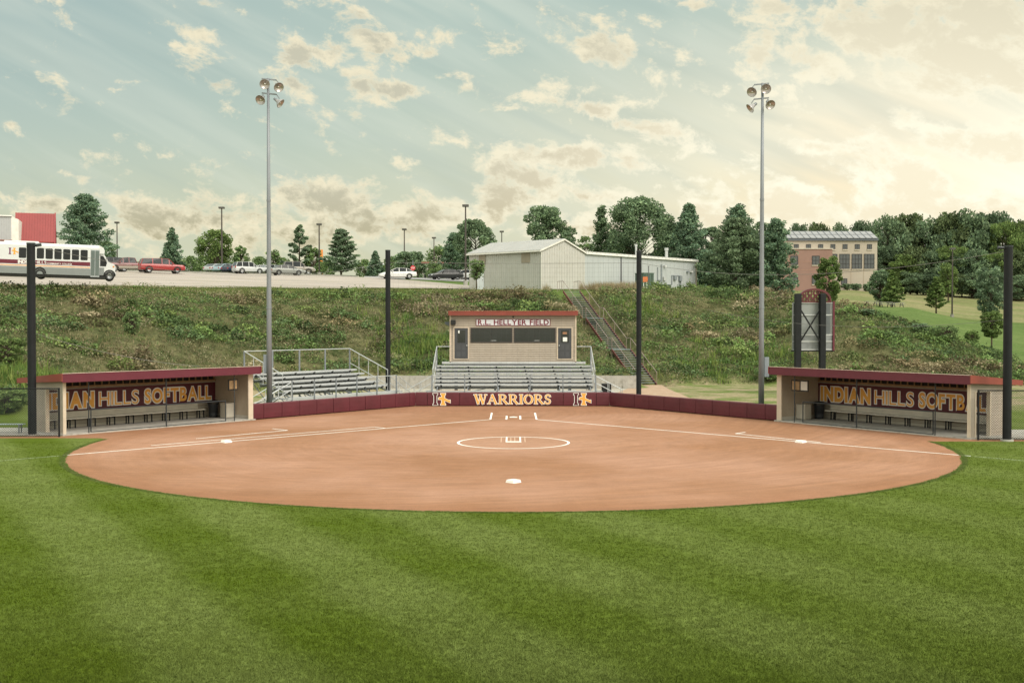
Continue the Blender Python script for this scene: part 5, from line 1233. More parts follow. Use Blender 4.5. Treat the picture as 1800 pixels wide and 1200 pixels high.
T('large_tree', 'large dark tree behind the black sedan and the lamp beside the shed', 'tree', 835, 488, 394, 37, 182, 'round', DK, 7000, .21, .16, TG)
T('large_tree', 'spreading blue-green tree left of the large dark tree', 'tree', 798, 486, 412, 27, 190, 'pine', CON, 3400, .21, .2, TG)
SG = 'trees behind the shed'
T('large_tree', 'round dark tree above the shed roof', 'tree', 958, 500, 371, 41, 165, 'round', DK, 8800, .20, .12, SG)
T('small_tree', 'small dark tree right of the round tree above the shed', 'tree', 1000, 500, 402, 17, 175, 'round', DK, 1800, .2, .1, SG)
T('small_tree', 'low pale tree behind the shed ridge', 'tree', 1027, 500, 418, 20, 190, 'round', MID, 1800, .2, .1, SG)
T('open_tree', 'slender open tree left of the widest round tree behind the grey building', 'tree', 1057, 500, 367, 27, 165, 'pine', DK, 4200, .2, .1, SG)
T('large_tree', 'widest round dark tree behind the long grey building', 'tree', 1122, 500, 361, 57, 160, 'round', DK, 13500, .20, .1, SG)
T('conifer_tree', 'tall pointed conifer behind the right part of the grey building', 'tree', 1211, 505, 363, 58, 158, 'cone', CON, 10500, .20, .03, SG)
T('leafy_tree', 'leafy tree just behind the right corner of the grey building', 'tree', 1180, 506, 400, 32, 166, 'round', DK, 5600, .2, .05, SG)
T('leafy_tree', 'rounded leafy tree behind the floodlight pole at the right', 'tree', 1335, 512, 398, 34, 165, 'round', DK, 5200, .2, .05, SG)
T('leafy_tree', 'dark leafy tree filling the gap left of the large pale pine', 'tree', 1247, 508, 405, 32, 160, 'round', DK, 5200, .2, .05, SG)
T('leafy_tree', 'dark leafy tree low behind the widest round tree', 'tree', 1088, 500, 405, 28, 170, 'round', DK, 3600, .2, .05, SG)
T('conifer_tree', 'dark conifer between the widest round tree and the pointed conifer', 'tree', 1172, 505, 392, 30, 172, 'cone', CON, 3500, .2, .05, SG)
T('conifer_tree', 'dark conifer top behind the large pale pine', 'tree', 1297, 512, 365, 45, 162, 'pine', CON, 7000, .2, .05, SG)
T('pine_tree', 'large pale green pine at the right end of the grey building', 'tree', 1293, 514, 388, 66, 141, 'pine', [(.15, .21, .12), (.12, .17, .095), (.18, .235, .135), (.10, .14, .08)], 12500, .17, .04, SG)
T('pine_tree', 'dark pine just right of the floodlight pole at the right', 'tree', 1364, 516, 390, 40, 139, 'pine', CON, 8000, .17, .04, SG)
T('pine_tree', 'lower dark pine behind the floodlight pole at the right', 'tree', 1330, 514, 420, 26, 148, 'pine', CON, 4200, .18, .04, SG)
LG = 'young trees on the lawn'
T('young_tree', 'young egg-shaped tree in front of the brick block', 'tree', 1456, 528, 458, 22, 150, 'column', LT, 4400, .16, .08, LG)
T('young_tree', 'young dark tree beside the corner of the tan building', 'tree', 1546, 535, 478, 20, 182, 'round', DK, 3000, .19, .18, LG)
T('young_tree', 'young light green tree by the picnic table', 'tree', 1568, 538, 477, 21, 178, 'cone', LT, 3200, .19, .18, LG)
T('young_tree', 'young light green tree left of the lawn lamp post', 'tree', 1645, 543, 487, 20, 182, 'tier', LT, 2600, .19, .2, LG)
T('young_tree', 'young pale tree right behind the lawn lamp post', 'tree', 1666, 518, 472, 16, 232, 'column', LT, 1500, .24, .2, LG)
T('young_tree', 'young blue-green tree left of the black pole at the right edge', 'tree', 1741, 550, 473, 24, 180, 'column', BLU, 4200, .19, .14, LG)
T('young_tree', 'small yellow-green ball-headed tree on a thin trunk, lowest on the lawn', 'tree', 1743, 625, 551, 18, 116, 'column', LT, 3600, .11, .32, LG)
T('young_tree', 'small tree on a thin trunk in front of the shed door', 'tree', 838, 508, 459, 15, 119.5, 'round', MID, 900, .12, .38, LG)
def bushy(px, yb, yt, hw, Y, colr, label, n=900, leaf=.09):
    x = px2x(px, Y); z = gz(x, Y); H = zat(yt, Y) - z; Rw = hw / F * Y
    return make_tree('bush', label, 'bush', x, Y, z - .05, int(px), max(H, .5), Rw, 'column', colr, n, leaf, .02, 'bushes on the bank and lawn')
def Yon(px, y):     # distance where the bank is seen at image row y
    ys = np.arange(62, 130, .25); zz = gz_np(px2x(px, ys), ys); yy = 563 + (HC - zz) * F / ys; k = np.argmax(yy < y); return float(ys[k])
bushy(232, 588, 550, 15, Yon(232, 588), MID, 'dark green bush alone on the grassy bank at the left')
bushy(1524, 560, 546, 13, Yon(1524, 556), DK, 'dark bush on the shoulder of the bank, right of the two-post sign')
bushy(1617, 585, 570, 17, Yon(1617, 584), DK, 'dark round bush on the shoulder of the bank')
bushy(1664, 598, 574, 20, Yon(1664, 600), MID, 'leafy bush on the shoulder of the bank')
bushy(1708, 596, 582, 11, 116, LT, 'pale round bush at the edge of the lawn')
for i, (px, hw) in enumerate(((1488, 10), (1504, 9), (1523, 6))):
    bushy(px, 510, 500, hw, 243, DK, ('left', 'middle', 'right')[i] + ' one of three dark shrubs at the foot of the tan building', 350, .22)

# wood on the right: one by one, copies of a few shapes
for (px, yb, yt, hw, Y, cc_, lab) in ((8, 742, 690, 34, 66.5, LT, 'bright green shrub at the left edge behind the chain link fence'), (12, 650, 598, 30, Yon(12, 650), LT, 'yellow-green shrub at the left edge, above the dugout roof'), (1352, 672, 640, 22, 97.5, MID, 'leafy green shrub behind the foot of the floodlight pole at the right')):
    bushy(px, yb, yt, hw, Y, cc_, lab, 2600, .08)
def wood():
    rnd = random.Random(12); protos = []
    specs = [('round', DK, 5200), ('round', [(.12, .155, .07), (.14, .18, .08), (.09, .125, .06)], 5200), ('column', LT, 4600), ('round', [(.09, .135, .08), (.11, .16, .09)], 5200)]
    names = 'leafy_tree'
    places = [ # px, top y, half width, Y, spec
        (1560, 392, 34, 262, 0), (1590, 388, 38, 268, 1), (1622, 396, 30, 266, 0), (1650, 415, 24, 272, 3), (1675, 386, 36, 264, 1), (1708, 383, 40, 262, 0), (1742, 387, 36, 266, 3), (1765, 400, 30, 258, 2), (1795, 398, 30, 266, 1), (1830, 396, 34, 262, 0),
        (1553, 440, 26, 258, 3), (1585, 452, 28, 256, 2), (1612, 440, 30, 257, 1), (1640, 448, 28, 255, 0), (1668, 438, 26, 254, 2), (1690, 452, 26, 253, 3), (1716, 444, 30, 252, 0), (1748, 450, 28, 251, 2), (1778, 446, 30, 250, 1), (1808, 452, 30, 249, 0), (1600, 480, 26, 252, 0), (1630, 484, 24, 251, 3), (1672, 480, 26, 249, 1), (1712, 482, 28, 247, 0), (1750, 484, 26, 246, 3), (1786, 486, 28, 245, 0), (1572, 476, 22, 254, 2), (1660, 415, 26, 262, 0), (1535, 400, 14, 275, 0),
        (1405, 404, 20, 285, 3), (1440, 402, 22, 288, 1), (1478, 403, 20, 285, 0), (1512, 400, 22, 288, 3), (1850, 440, 34, 248, 2), (1880, 400, 40, 255, 0)]
    descr = {0: 'dark broad tree', 1: 'dull green broad tree', 2: 'fresher green upright tree', 3: 'dark rounded tree'}
    for i, (px, yt, hw, Y, k) in enumerate(places):
        x = px2x(px, Y); z = gz(x, Y); H = zat(yt, Y) - z; W = hw / F * Y * 1.12
        if len(protos) <= k or protos[k] is None:
            while len(protos) <= k: protos.append(None)
            kd, colr, n = specs[k]; t = make_tree(names, '', 'tree', 0, 0, 0, 900 + k, 10, 5, kd, colr, n, .30, .10); protos[k] = t; first = True
        else: t = copy_tree(protos[k])
        t.location = (x, Y, z - .2); t.scale = (W / 5, W / 5, H / 10); t.rotation_euler = (0, 0, rnd.uniform(0, 6.28))
        back = 'top row' if yt < 425 else ('middle row' if yt < 465 else 'front row')
        lab = 'tree of the wood behind the lawn at the right, ' + back
        if px < 1530 and yt < 425: lab = 'treetop just showing over the roof of the tan building'
        tag(t, lab, 'tree', ('treetops over the tan building' if px < 1530 and yt < 425 else 'trees of the wood, ' + back))
wood()
# low trees far behind the parking lot
def far_line():
    rnd = random.Random(5); proto = None
    for i, px in enumerate(list(range(215, 470, 24)) + [498, 512, 640, 688, 565, 578, 765, 752, 740]):
        Y = 215 + rnd.uniform(-6, 12); x = px2x(px, Y); z = gz(x, Y); yt = rnd.uniform(452, 462) if px < 490 else rnd.uniform(455, 464)
        if proto is None: proto = t = make_tree('leafy_tree', '', 'tree', 0, 0, 0, 77, 10, 5, 'round', MID, 2200, .42, .03)
        else: t = copy_tree(proto)
        H = max(2, zat(yt, Y) - z); t.location = (x, Y, z - .6); t.scale = (rnd.uniform(.30, .42), .4, H / 10 * 1.1); t.rotation_euler = (0, 0, rnd.uniform(0, 6.28))
        tag(t, 'low tree of the distant row behind the parked cars', 'tree', 'low trees far behind the parking lot')
far_line()
# ------------------------------------------------------------------ parking lot
def gheight(x, y): return float(gz_base(np.array([x]), np.array([y]))[0])
def lot():
    pxs = np.linspace(-420, 826, 70); fr = np.interp(pxs, [-420, 0, 250, 460, 680, 826], [100.5, 101.5, 105.5, 110, 115.5, 120.5]); bk = np.interp(pxs, [-420, 0, 350, 600, 700, 826], [178, 176, 172, 166, 152, 140])
    n = 40; V = []; 
    for i, p in enumerate(pxs):
        for j in range(n + 1):
            Y = fr[i] + (bk[i] - fr[i]) * (j / n) ** 1.0; x = px2x(p, Y); V.append((x, Y, gheight(x, Y) + .07))
    V = np.array(V); i = (np.arange(len(pxs) - 1)[:, None] * (n + 1) + np.arange(n)[None]).ravel(); Fc = np.stack([i, i + n + 1, i + n + 2, i + 1], 1)
    m = M('lot_gravel', (.33, .285, .258), .95, var=.22, scale=.22, dirt=((.22, .20, .12), .6), bump=.4, bscale=15, stretch=(.3, 1, 1), detail=8)
    tag(np_mesh('parking_lot', V, Fc, m), kind='structure')
    # access road with parked cars further right
    V = []; pr = np.linspace(640, 824, 24)
    for p in pr:
        for Y in np.linspace(157, 176, 8): x = px2x(p, Y); V.append((x, Y, gheight(x, Y) + .06))
    V = np.array(V); i = (np.arange(23)[:, None] * 8 + np.arange(7)[None]).ravel(); Fc = np.stack([i, i + 8, i + 9, i + 1], 1)
    tag(np_mesh('road', V, Fc, M('road_grey', (.26, .25, .25), .9, var=.1)), kind='structure')
    mb = MB(); pts = [(px2x(p, Y), Y) for p, Y in zip(np.linspace(-200, 630, 30), np.interp(np.linspace(-200, 630, 30), [-200, 0, 350, 600, 630], [177, 176.5, 172.5, 166.5, 163]))]
    for a, b in zip(pts, pts[1:]): mb.bar((a[0], a[1], gheight(*a) + .1), (b[0], b[1], gheight(*b) + .1), .2, .28)
    tag(mb.build('kerb', concrete), kind='structure')
lot()

# ------------------------------------------------------------------ vehicles
glass = M('car_glass', (.012, .015, .018), .18, var=.3, scale=1, spec=.28)
tyre = M('tyre_rubber', (.018, .018, .018), .8); rim = M('alloy_rim', (.42, .43, .45), .35, .6); chrome = M('chrome_trim', (.5, .5, .52), .2, .8)
amber = M('amber_lens', (.6, .2, .03), .3); redl = M('red_lens', (.35, .02, .02), .3); clearl = M('clear_lens', (.6, .62, .64), .15, spec=.8)
KIND = {
 'sedan': dict(W=1.8, body=[(-2.4, .52, .70), (-2.36, .34, .93), (-1.6, .25, 1.02), (-.3, .22, .98), (.95, .22, .96), (1.9, .24, .84), (2.3, .3, .72), (2.42, .42, .58)],
               cab=[(-2.0, .98, .98), (-1.25, .98, 1.38), (-.3, .97, 1.45), (.3, .96, 1.42), (1.25, .94, .95)], wb=(-1.42, 1.42), r=.33, pil=[-1.05, -.1], low=.6),
 'suv': dict(W=1.85, body=[(-2.3, .55, .95), (-2.27, .36, 1.08), (-1.5, .30, 1.10), (0, .28, 1.08), (1.0, .28, 1.06), (2.0, .3, .98), (2.25, .36, .86), (2.32, .5, .7)],
             cab=[(-2.24, 1.08, 1.1), (-2.0, 1.08, 1.70), (-.3, 1.08, 1.76), (.35, 1.07, 1.70), (1.1, 1.05, 1.06)], wb=(-1.35, 1.4), r=.38, pil=[-1.25, -.25, .55], low=.6),
 'bigsuv': dict(W=2.0, body=[(-2.8, .6, 1.0), (-2.77, .42, 1.16), (-1.5, .36, 1.18), (0, .34, 1.15), (1.35, .34, 1.12), (2.5, .36, 1.06), (2.74, .42, .92), (2.8, .55, .75)],
             cab=[(-2.74, 1.15, 1.18), (-2.5, 1.16, 1.82), (-.3, 1.15, 1.88), (.7, 1.13, 1.82), (1.45, 1.12, 1.12)], wb=(-1.75, 1.75), r=.40, pil=[-1.3, -.15, .75], low=.62),
 'pickup': dict(W=2.0, body=[(-2.9, .62, 1.0), (-2.87, .5, 1.20), (-1.5, .42, 1.20), (-.75, .40, 1.19), (1.3, .38, 1.17), (2.5, .40, 1.12), (2.82, .46, .98), (2.88, .6, .78)],
             cab=[(-.95, 1.18, 1.2), (-.72, 1.18, 1.84), (.2, 1.18, 1.90), (.75, 1.17, 1.84), (1.4, 1.15, 1.16)], wb=(-1.85, 1.85), r=.42, pil=[.05, .8], low=.62),
 'crew': dict(W=2.0, body=[(-2.9, .66, 1.05), (-2.87, .52, 1.25), (-1.5, .45, 1.26), (-.75, .42, 1.24), (1.3, .40, 1.22), (2.5, .42, 1.16), (2.8, .48, 1.0), (2.88, .6, .8)],
             cab=[(-1.75, 1.22, 1.25), (-1.55, 1.22, 1.92), (.1, 1.22, 1.98), (.75, 1.21, 1.92), (1.5, 1.2, 1.22)], wb=(-1.8, 1.85), r=.45, pil=[-.45, .7], low=.62),
}
def make_car(kind, paint, label, cat, x, Y, heading, group='vehicles in the parking lot', two=None, name='parked_car', simple=False, zoff=.08, tilt=0):
    k = KIND[kind]; z = gheight(x, Y) + zoff; t = thing(name, label, cat, (x, Y, z), 0, group, rot=(0, R(tilt), R(heading)))
    W = k['W'] / 2; S = k['body']; m = MB(); vs = []; fs = []; n = 12
    # body cross-section per station
    for i, (bx, zb, zt) in enumerate(S):
        e = .80 if i in (0, len(S) - 1) else (.94 if i in (1, len(S) - 2) else 1)
        w = W * e; h = zt - zb
        ring = [(-w * .80, zb), (-w * .97, zb + .10 * h), (-w, zb + .45 * h), (-w * .985, zb + .72 * h), (-w * .93, zt - .03), (-w * .80, zt), (w * .80, zt), (w * .93, zt - .03), (w * .985, zb + .72 * h), (w, zb + .45 * h), (w * .97, zb + .10 * h), (w * .80, zb)]
        vs += [(bx, y, q) for y, q in ring]
    fs = [(i * n + j, i * n + (j + 1) % n, (i + 1) * n + (j + 1) % n, (i + 1) * n + j) for i in range(len(S) - 1) for j in range(n)]
    fs += [tuple(range(n))[::-1], tuple(range((len(S) - 1) * n, len(S) * n))]
    m.add(vs, fs)
    if two:
        for fi in range(len(fs)):
            j = fi % n
            if fi < (len(S) - 1) * n and j in (0, 1, 9, 10, 11): m.m[fi] = 1
        b = m.build('body', [paint, two], t, smooth=False, bevel=.03)
    else: b = m.build('body', paint, t, smooth=False, bevel=.03)
    # greenhouse
    C = k['cab']; m = MB(); vs = []
    for (bx, zb, zt) in C:
        f = (zt - zb) / .8; wt = W * (.90 - .16 * min(1, f * 1.4)); vs += [(bx, -W * .90, zb - .02), (bx, -wt, zt - .03), (bx, -wt * .9, zt), (bx, wt * .9, zt), (bx, wt, zt - .03), (bx, W * .90, zb - .02)]
    q = 6; m.add(vs, [(i * q + j, i * q + (j + 1) % q, (i + 1) * q + (j + 1) % q, (i + 1) * q + j) for i in range(len(C) - 1) for j in range(q)]); m.build('windows', glass, t)
    # roof panel and pillars
    m = MB(); a, bb, c = C[1], C[2], C[3]; vs = []
    for (bx, zb, zt) in (a, bb, c): vs += [(bx, -W * .70, zt - .02), (bx, -W * .66, zt + .02), (bx, W * .66, zt + .02), (bx, W * .70, zt - .02)]
    m.add(vs, [(i * 4 + j, i * 4 + (j + 1) % 4, (i + 1) * 4 + (j + 1) % 4, (i + 1) * 4 + j) for i in range(2) for j in range(4)] + [(3, 2, 1, 0), (8, 9, 10, 11)]); m.build('roof', paint, t)
    for s in (-1, 1):
        m = MB()
        def top(bx):
            for u, v in zip(C, C[1:]):
                if u[0] <= bx <= v[0]: f = (bx - u[0]) / (v[0] - u[0]); return u[1] + (v[1] - u[1]) * f, u[2] + (v[2] - u[2]) * f
            return C[2][1], C[2][2]
        for pxx in k['pil']:
            zb, zt = top(pxx); f = (zt - zb) / .8; wt = W * (.90 - .16 * min(1, f * 1.4)); m.bar((pxx, s * (W * .90 + .008), zb - .02), (pxx, s * (wt + .008), zt - .02), .09, .03)
        for u, v in ((C[0], C[1]), (C[3], C[4])):
            wa = W * .90; f = (max(u[2] - u[1], v[2] - v[1])) / .8; wt = W * (.90 - .16 * min(1, f * 1.4)); lo, hi = (u, v) if u[2] - u[1] < v[2] - v[1] else (v, u)
            m.bar((lo[0], s * (wa + .01), lo[2] - .01), (hi[0], s * (wt + .01), hi[2] - .02), .09, .05)
        m.build('pillars', paint, t)
        m = MB(); mx = C[3][0] + .45; m.cbox((mx, s * (W + .10), C[4][1] + .08), (.12, .18, .13)); m.build('mirror', paint, t, bevel=.02)
    # lamps, bumpers
    L1 = S[-1][0]; L0 = S[0][0]
    for s in (-1, 1):
        m = MB(); m.cbox((L1 - .09, s * W * .66, S[-1][2] + .02), (.20, W * .36, .15)); m.build('headlight', clearl, t, bevel=.02)
        m = MB(); m.cbox((L0 + .08, s * W * .70, S[0][2] + .04), (.18, W * .30, .18 if 'sedan' in kind else .32)); m.build('taillight', redl, t, bevel=.02)
        m = MB(); zz = (S[3][1] + S[3][2]) / 2 + .02; m.box((S[1][0] + .5, s * (W * 1.0) - .01, zz), (S[-2][0] - .5, s * (W * 1.0) + .012, zz + .04)); m.build('side_moulding', two or paint, t)
    m = MB(); m.cbox((L1 - .04, 0, S[-1][1] + .05), (.14, W * 1.7, .17)); m.build('bumper', chrome if kind in ('pickup', 'crew', 'bigsuv') else paint, t, bevel=.03)
    m = MB(); m.cbox((L1 - .0, 0, S[-1][2] - .02), (.06, W * .9, .14)); m.build('grille', blackp, t)
    m = MB(); m.cbox((L0 + .04, 0, S[0][1] + .05), (.14, W * 1.7, .17)); m.build('bumper', chrome if kind in ('pickup', 'crew') else paint, t, bevel=.03)
    if kind in ('pickup', 'crew'):
        m = MB(); m.box((S[0][0] + .12, -W * .76, S[1][2] - .3), (C[0][0] - .1, W * .76, S[1][2] + .012)); m.build('load_bed', blackp, t)
    # wheels
    for wx in k['wb']:
        for s in (-1, 1):
            r = k['r']; m = MB(); m.T = Matrix.Rotation(math.pi / 2, 4, 'X')
            m.lathe([(r * .62, -.11), (r * .95, -.11), (r, -.07), (r, .07), (r * .95, .11), (r * .62, .11)], 18); w = m.build('wheel', tyre, t, smooth=True, loc=(wx, s * (W - .085), r))
            m = MB(); m.T = Matrix.Rotation(math.pi / 2 * s, 4, 'X'); m.lathe([(0, .075), (r * .15, .085), (r * .2, .05), (r * .55, .06), (r * .66, .11), (r * .66, -.08)], 18); m.build('rim', rim, w, smooth=True)
            m = MB(); m.T = Matrix.Rotation(math.pi / 2, 4, 'X'); pts = [(wx + r * 1.1 * math.cos(R(a)), s * (W * .985), r + .02 + r * 1.1 * math.sin(R(a))) for a in range(0, 181, 15)]; m.T = Matrix.Identity(4); m.tube(pts, .045, 6); m.build('wheel_arch', blackp, t)
    return t
def paint(nm, c, rough=.3): return M('paint_' + nm, c, rough, var=.03, spec=.6)
silver = paint('silver', (.44, .45, .46)); whitep = paint('white', (.60, .60, .60)); redp = paint('red', (.27, .02, .022)); blk = paint('black', (.012, .013, .016))
ltblue = paint('light_blue', (.30, .40, .46)); navy = paint('navy', (.02, .03, .06)); greyp = paint('grey_green', (.20, .21, .20)); tanp = paint('tan', (.24, .215, .19)); maroonp = paint('maroon', (.15, .03, .035)); pew = paint('pewter', (.32, .29, .25))
def C(kind, pnt, label, cat, px, Y, hd, **kw): return make_car(kind, pnt, label, cat, px2x(px, Y), Y, hd, **kw)
C('bigsuv', redp, 'bright red long sport utility vehicle, nearest to the bus front', 'car', 285, 148, 28, two=None)
C('pickup', maroonp, 'maroon and tan pickup between the bus and the red vehicle', 'pickup truck', 226, 153, 208, two=pew, name='parked_truck')
C('crew', blk, 'dark vehicle mostly hidden behind the bus front', 'pickup truck', 192, 158, 212, name='parked_truck')
C('sedan', silver, 'silver sedan at the left end of the row of rear-facing cars', 'car', 383, 177, 62)
C('sedan', ltblue, 'light blue sedan between the silver sedan and the navy car', 'car', 399, 175, 60)
C('sedan', navy, 'navy car beside the silver sport utility vehicle', 'car', 415, 174, 60)
C('suv', silver, 'silver sport utility vehicle showing its side, left of the floodlight pole', 'car', 437, 171, 36)
C('sedan', whitep, 'pale sedan behind the front of the silver sport utility vehicle', 'car', 463, 180, 50)
C('sedan', silver, 'silver car directly behind the tall floodlight pole', 'car', 480, 174, 42)
C('sedan', greyp, 'grey-green sedan in front of the tan pickup', 'car', 505, 162, 28)
C('crew', tanp, 'tan crew-cab pickup behind the grey-green sedan', 'pickup truck', 519, 172, 19, name='parked_truck')
C('sedan', whitep, 'white sedan beside the middle black net pole', 'car', 699, 150, 194)
C('sedan', blk, 'black sedan on the road left of the shed', 'car', 784, 163, 206)
RG = 'far white vehicles at the road'
C('sedan', whitep, 'white car half hidden behind the lamp post next to the shed', 'car', 806, 176, 150, group=RG)
C('sedan', whitep, 'white car at the shed corner, behind the small tree', 'car', 822, 172, 150, group=RG)
C('suv', whitep, 'white van far away at the foot of the layered oak', 'car', 593, 232, 170, group=RG, zoff=-1.0)
C('suv', whitep, 'white van far away, right of the layered oak', 'car', 625, 232, 178, group=RG, zoff=-1.1)
C('sedan', whitep, 'white car far away, left of the middle black net pole', 'car', 663, 218, 178, group=RG, zoff=-.8)
C('sedan', silver, 'white car far away beside the stop sign', 'car', 748, 205, 178, group=RG, zoff=-.8)

def bus():
    Y = 100.5; x0 = px2x(203, Y); L = 11.3; z = zat(494.5, Y) + .0; tilt = 2.5
    t = thing('bus', 'white and grey shuttle bus with maroon stripe, cut by the left edge', 'bus', (x0, Y, z), 0, None, rot=(0, R(1.3), R(20)))
    wh = M('bus_white', (.58, .585, .59), .35, var=.03); gr = M('bus_grey', (.20, .215, .215), .4, var=.05); W = 1.22
    fx = -1.36     # rear end of the cab/hood; x = 0 is the bumper
    def body(name, z0, z1, mat, xa=-L, xb=fx):
        m = MB(); m.box((xa, -W, z0), (xb, W, z1)); return m.build(name, mat, t, bevel=.02)
    body('lower_body', .36, .97, gr); m = MB(); m.box((-L, -W * .9, .16), (-.7, W * .9, .38)); m.build('chassis_shade', blackp, t);  # black box below the body, added to darken the weakly shaded underside
    m = MB(); m.prism([(-W, .97), (W, .97), (W, 2.76), (W * .93, 2.92), (W * .7, 3.0), (-W * .7, 3.0), (-W * .93, 2.92), (-W, 2.76)][::-1], -L, fx, 'x'); m.build('upper_body', wh, t)
    m = MB(); m.prism([(fx, 2.30), (fx + .34, 2.32), (fx + .42, 2.5), (fx + .32, 2.78), (fx, 2.96)], -W * .96, W * .96, 'y'); m.build('front_cap', wh, t, bevel=.03)
    m = MB(); m.box((-L + .5, -W - .008, 1.18), (-2.08, -W - .002, 1.52)); m.build('maroon_stripe', M('stripe_maroon', (.12, .015, .03), .4), t)
    m = MB(); m.box((-L + .2, -W - .008, 1.02), (-2.08, -W - .002, 1.10)); m.build('orange_stripe', M('stripe_orange', (.62, .30, .12), .4), t)
    # windows
    n = 8; wa = (23.5 - 203) / 23.2; wb = (152 - 203) / 23.2; pit = (wb - wa) / n
    for i in range(n):
        a = wa + pit * i + .03; b = a + pit - .12
        m = MB(); m.prism([(a + .06, 1.67), (b - .06, 1.67), (b, 1.73), (b, 2.49), (b - .06, 2.55), (a + .06, 2.55), (a, 2.49), (a, 1.73)][::-1], -W - .012, -W - .002, 'y'); w = m.build('window', glass, t)
        m = MB(); m.box((a, -W - .02, 1.98), (b, -W - .013, 1.995)); m.build('window_bar', blackp, w)
    # entrance door
    a = (155.5 - 203) / 23.2; b = (172 - 203) / 23.2
    m = MB(); m.box((a, -W - .02, .26), (b, -W - .002, 2.60)); d = m.build('door', M('door_grey', (.30, .32, .33), .4), t)
    for u in (.04, .54):
        q0 = a + (b - a) * u; q1 = q0 + (b - a) * .42; m = MB(); m.box((q0, -W - .03, .40), (q1, -W - .021, 2.52)); m.build('door_glass', M('door_glass', (.06, .09, .09), .1, spec=.8), d)
    # cab and hood
    m = MB(); m.prism([(fx, .60), (-.22, .60), (-.10, .75), (-.06, 1.20), (-.16, 1.40), (-.62, 1.58), (-.98, 2.20), (fx, 2.28)][::-1], -W * .86, W * .86, 'y'); m.build('cab', wh, t, bevel=.04)
    m = MB(); m.prism([(fx + .08, 1.22), (-.80, 1.22), (-.72, 1.56), (-1.02, 2.10), (fx + .08, 2.12)][::-1], -W * .86 - .012, -W * .86 - .002, 'y'); m.build('cab_window', glass, t)
    m = MB(); m.prism([(-.64, 1.60), (-.60, 1.62), (-.94, 2.20), (-.98, 2.19)], -W * .74, W * .74, 'y'); m.build('windscreen', glass, t)
    m = MB(); m.box((fx, -W * .86 - .01, .45), (-.95, W * .86 + .01, 1.10)); m.build('cab_skirt', gr, t)
    m = MB(); m.box((-.16, -W * .84, .50), (.03, W * .84, .72)); m.build('bumper', M('bumper_pale', (.50, .51, .52), .4, .3), t, bevel=.03)
    m = MB(); m.box((-.10, -W * .45, .85), (-.02, W * .45, 1.2)); m.build('grille', blackp, t)
    for s in (-1, 1):
        m = MB(); m.box((-.22, s * W * .74 - .12, .92), (-.04, s * W * .74 + .12, 1.14)); m.build('headlight', clearl, t, bevel=.02)
        m = MB(); m.box((-.25, s * (W * .86) - .02, 1.16), (-.12, s * (W * .86) + .02, 1.28)); m.build('turn_signal', amber, t)
    for q in (-L + .2, -6.55): m = MB(); m.box((q, -W - .012, .84), (q + .12, -W - .002, .91)); m.build('side_marker', redl, t)
    m = MB(); m.box((-8.9, -.7, 3.0), (-6.2, .7, 3.14)); m.build('roof_unit', M('roof_unit', (.6, .6, .6), .5), t, bevel=.05)
    for wx in (-.50, -6.05):
        for s in (-1, 1):
            r = .40; y = s * (W - .12 if wx < -2 else W * .86 - .08)
            m = MB(); m.T = Matrix.Rotation(math.pi / 2, 4, 'X'); m.lathe([(r * .6, -.14), (r * .95, -.14), (r, -.08), (r, .08), (r * .95, .14), (r * .6, .14)], 22); w = m.build('wheel', tyre, t, smooth=True, loc=(wx, y, r))
            m = MB(); m.T = Matrix.Rotation(math.pi / 2 * s, 4, 'X'); m.lathe([(0, .12), (r * .18, .13), (r * .22, .06), (r * .5, .07), (r * .62, .14), (r * .62, -.08)], 22); m.build('rim', rim, w, smooth=True)
            m = MB(); m.T = Matrix.Rotation(math.pi / 2, 4, 'X'); m.T = Matrix.Identity(4); pts = [(wx + r * 1.12 * math.cos(R(a)), s * (W if wx < -2 else W * .86) , r + .04 + r * 1.12 * math.sin(R(a))) for a in range(0, 181, 12)]; m.tube(pts, .06, 6); m.build('wheel_arch', blackp, t)
            if wx < -2 and s < 0:
                m = MB(); pts = [(wx + r * 1.28 * math.cos(R(a)), -W - .02, r + .06 + r * 1.28 * math.sin(R(a))) for a in range(-5, 186, 10)]; m.tube(pts, .03, 6); m.build('arch_trim', gr, t)
    m = MB(); m.tube([(-.9, -W * .9, 1.5), (-.8, -W - .2, 1.55), (-.8, -W - .22, 1.9)], .02, 6); m.box((-.83, -W - .30, 1.6), (-.78, -W - .14, 1.9)); m.build('mirror', blackp, t)
    # writing
    xa = (31.5 - 203) / 23.2 - .38; y = -W - .010
    m = MB(); wi = write(m, 'INDIAN', xa, 1.235, .24, y, base_off=.045, gap=.04, width=1.22); write(m, 'HILLS', xa + 1.32, 1.23, .25, y, base_off=0, gap=.09, width=.90)
    write(m, 'COMMUNITY COLLEGE', xa + 2.28, 1.23, .12, y, base_off=.02, gap=.07, width=1.95); m.build('lettering', white, t)
    emblem(t, (5.5 - 203) / 23.2, 1.95, .54, -W - .006, M('emblem_plum', (.14, .04, .09), .4), wh, M('emblem_orange', (.75, .32, .05), .4), w=1.25)
bus()

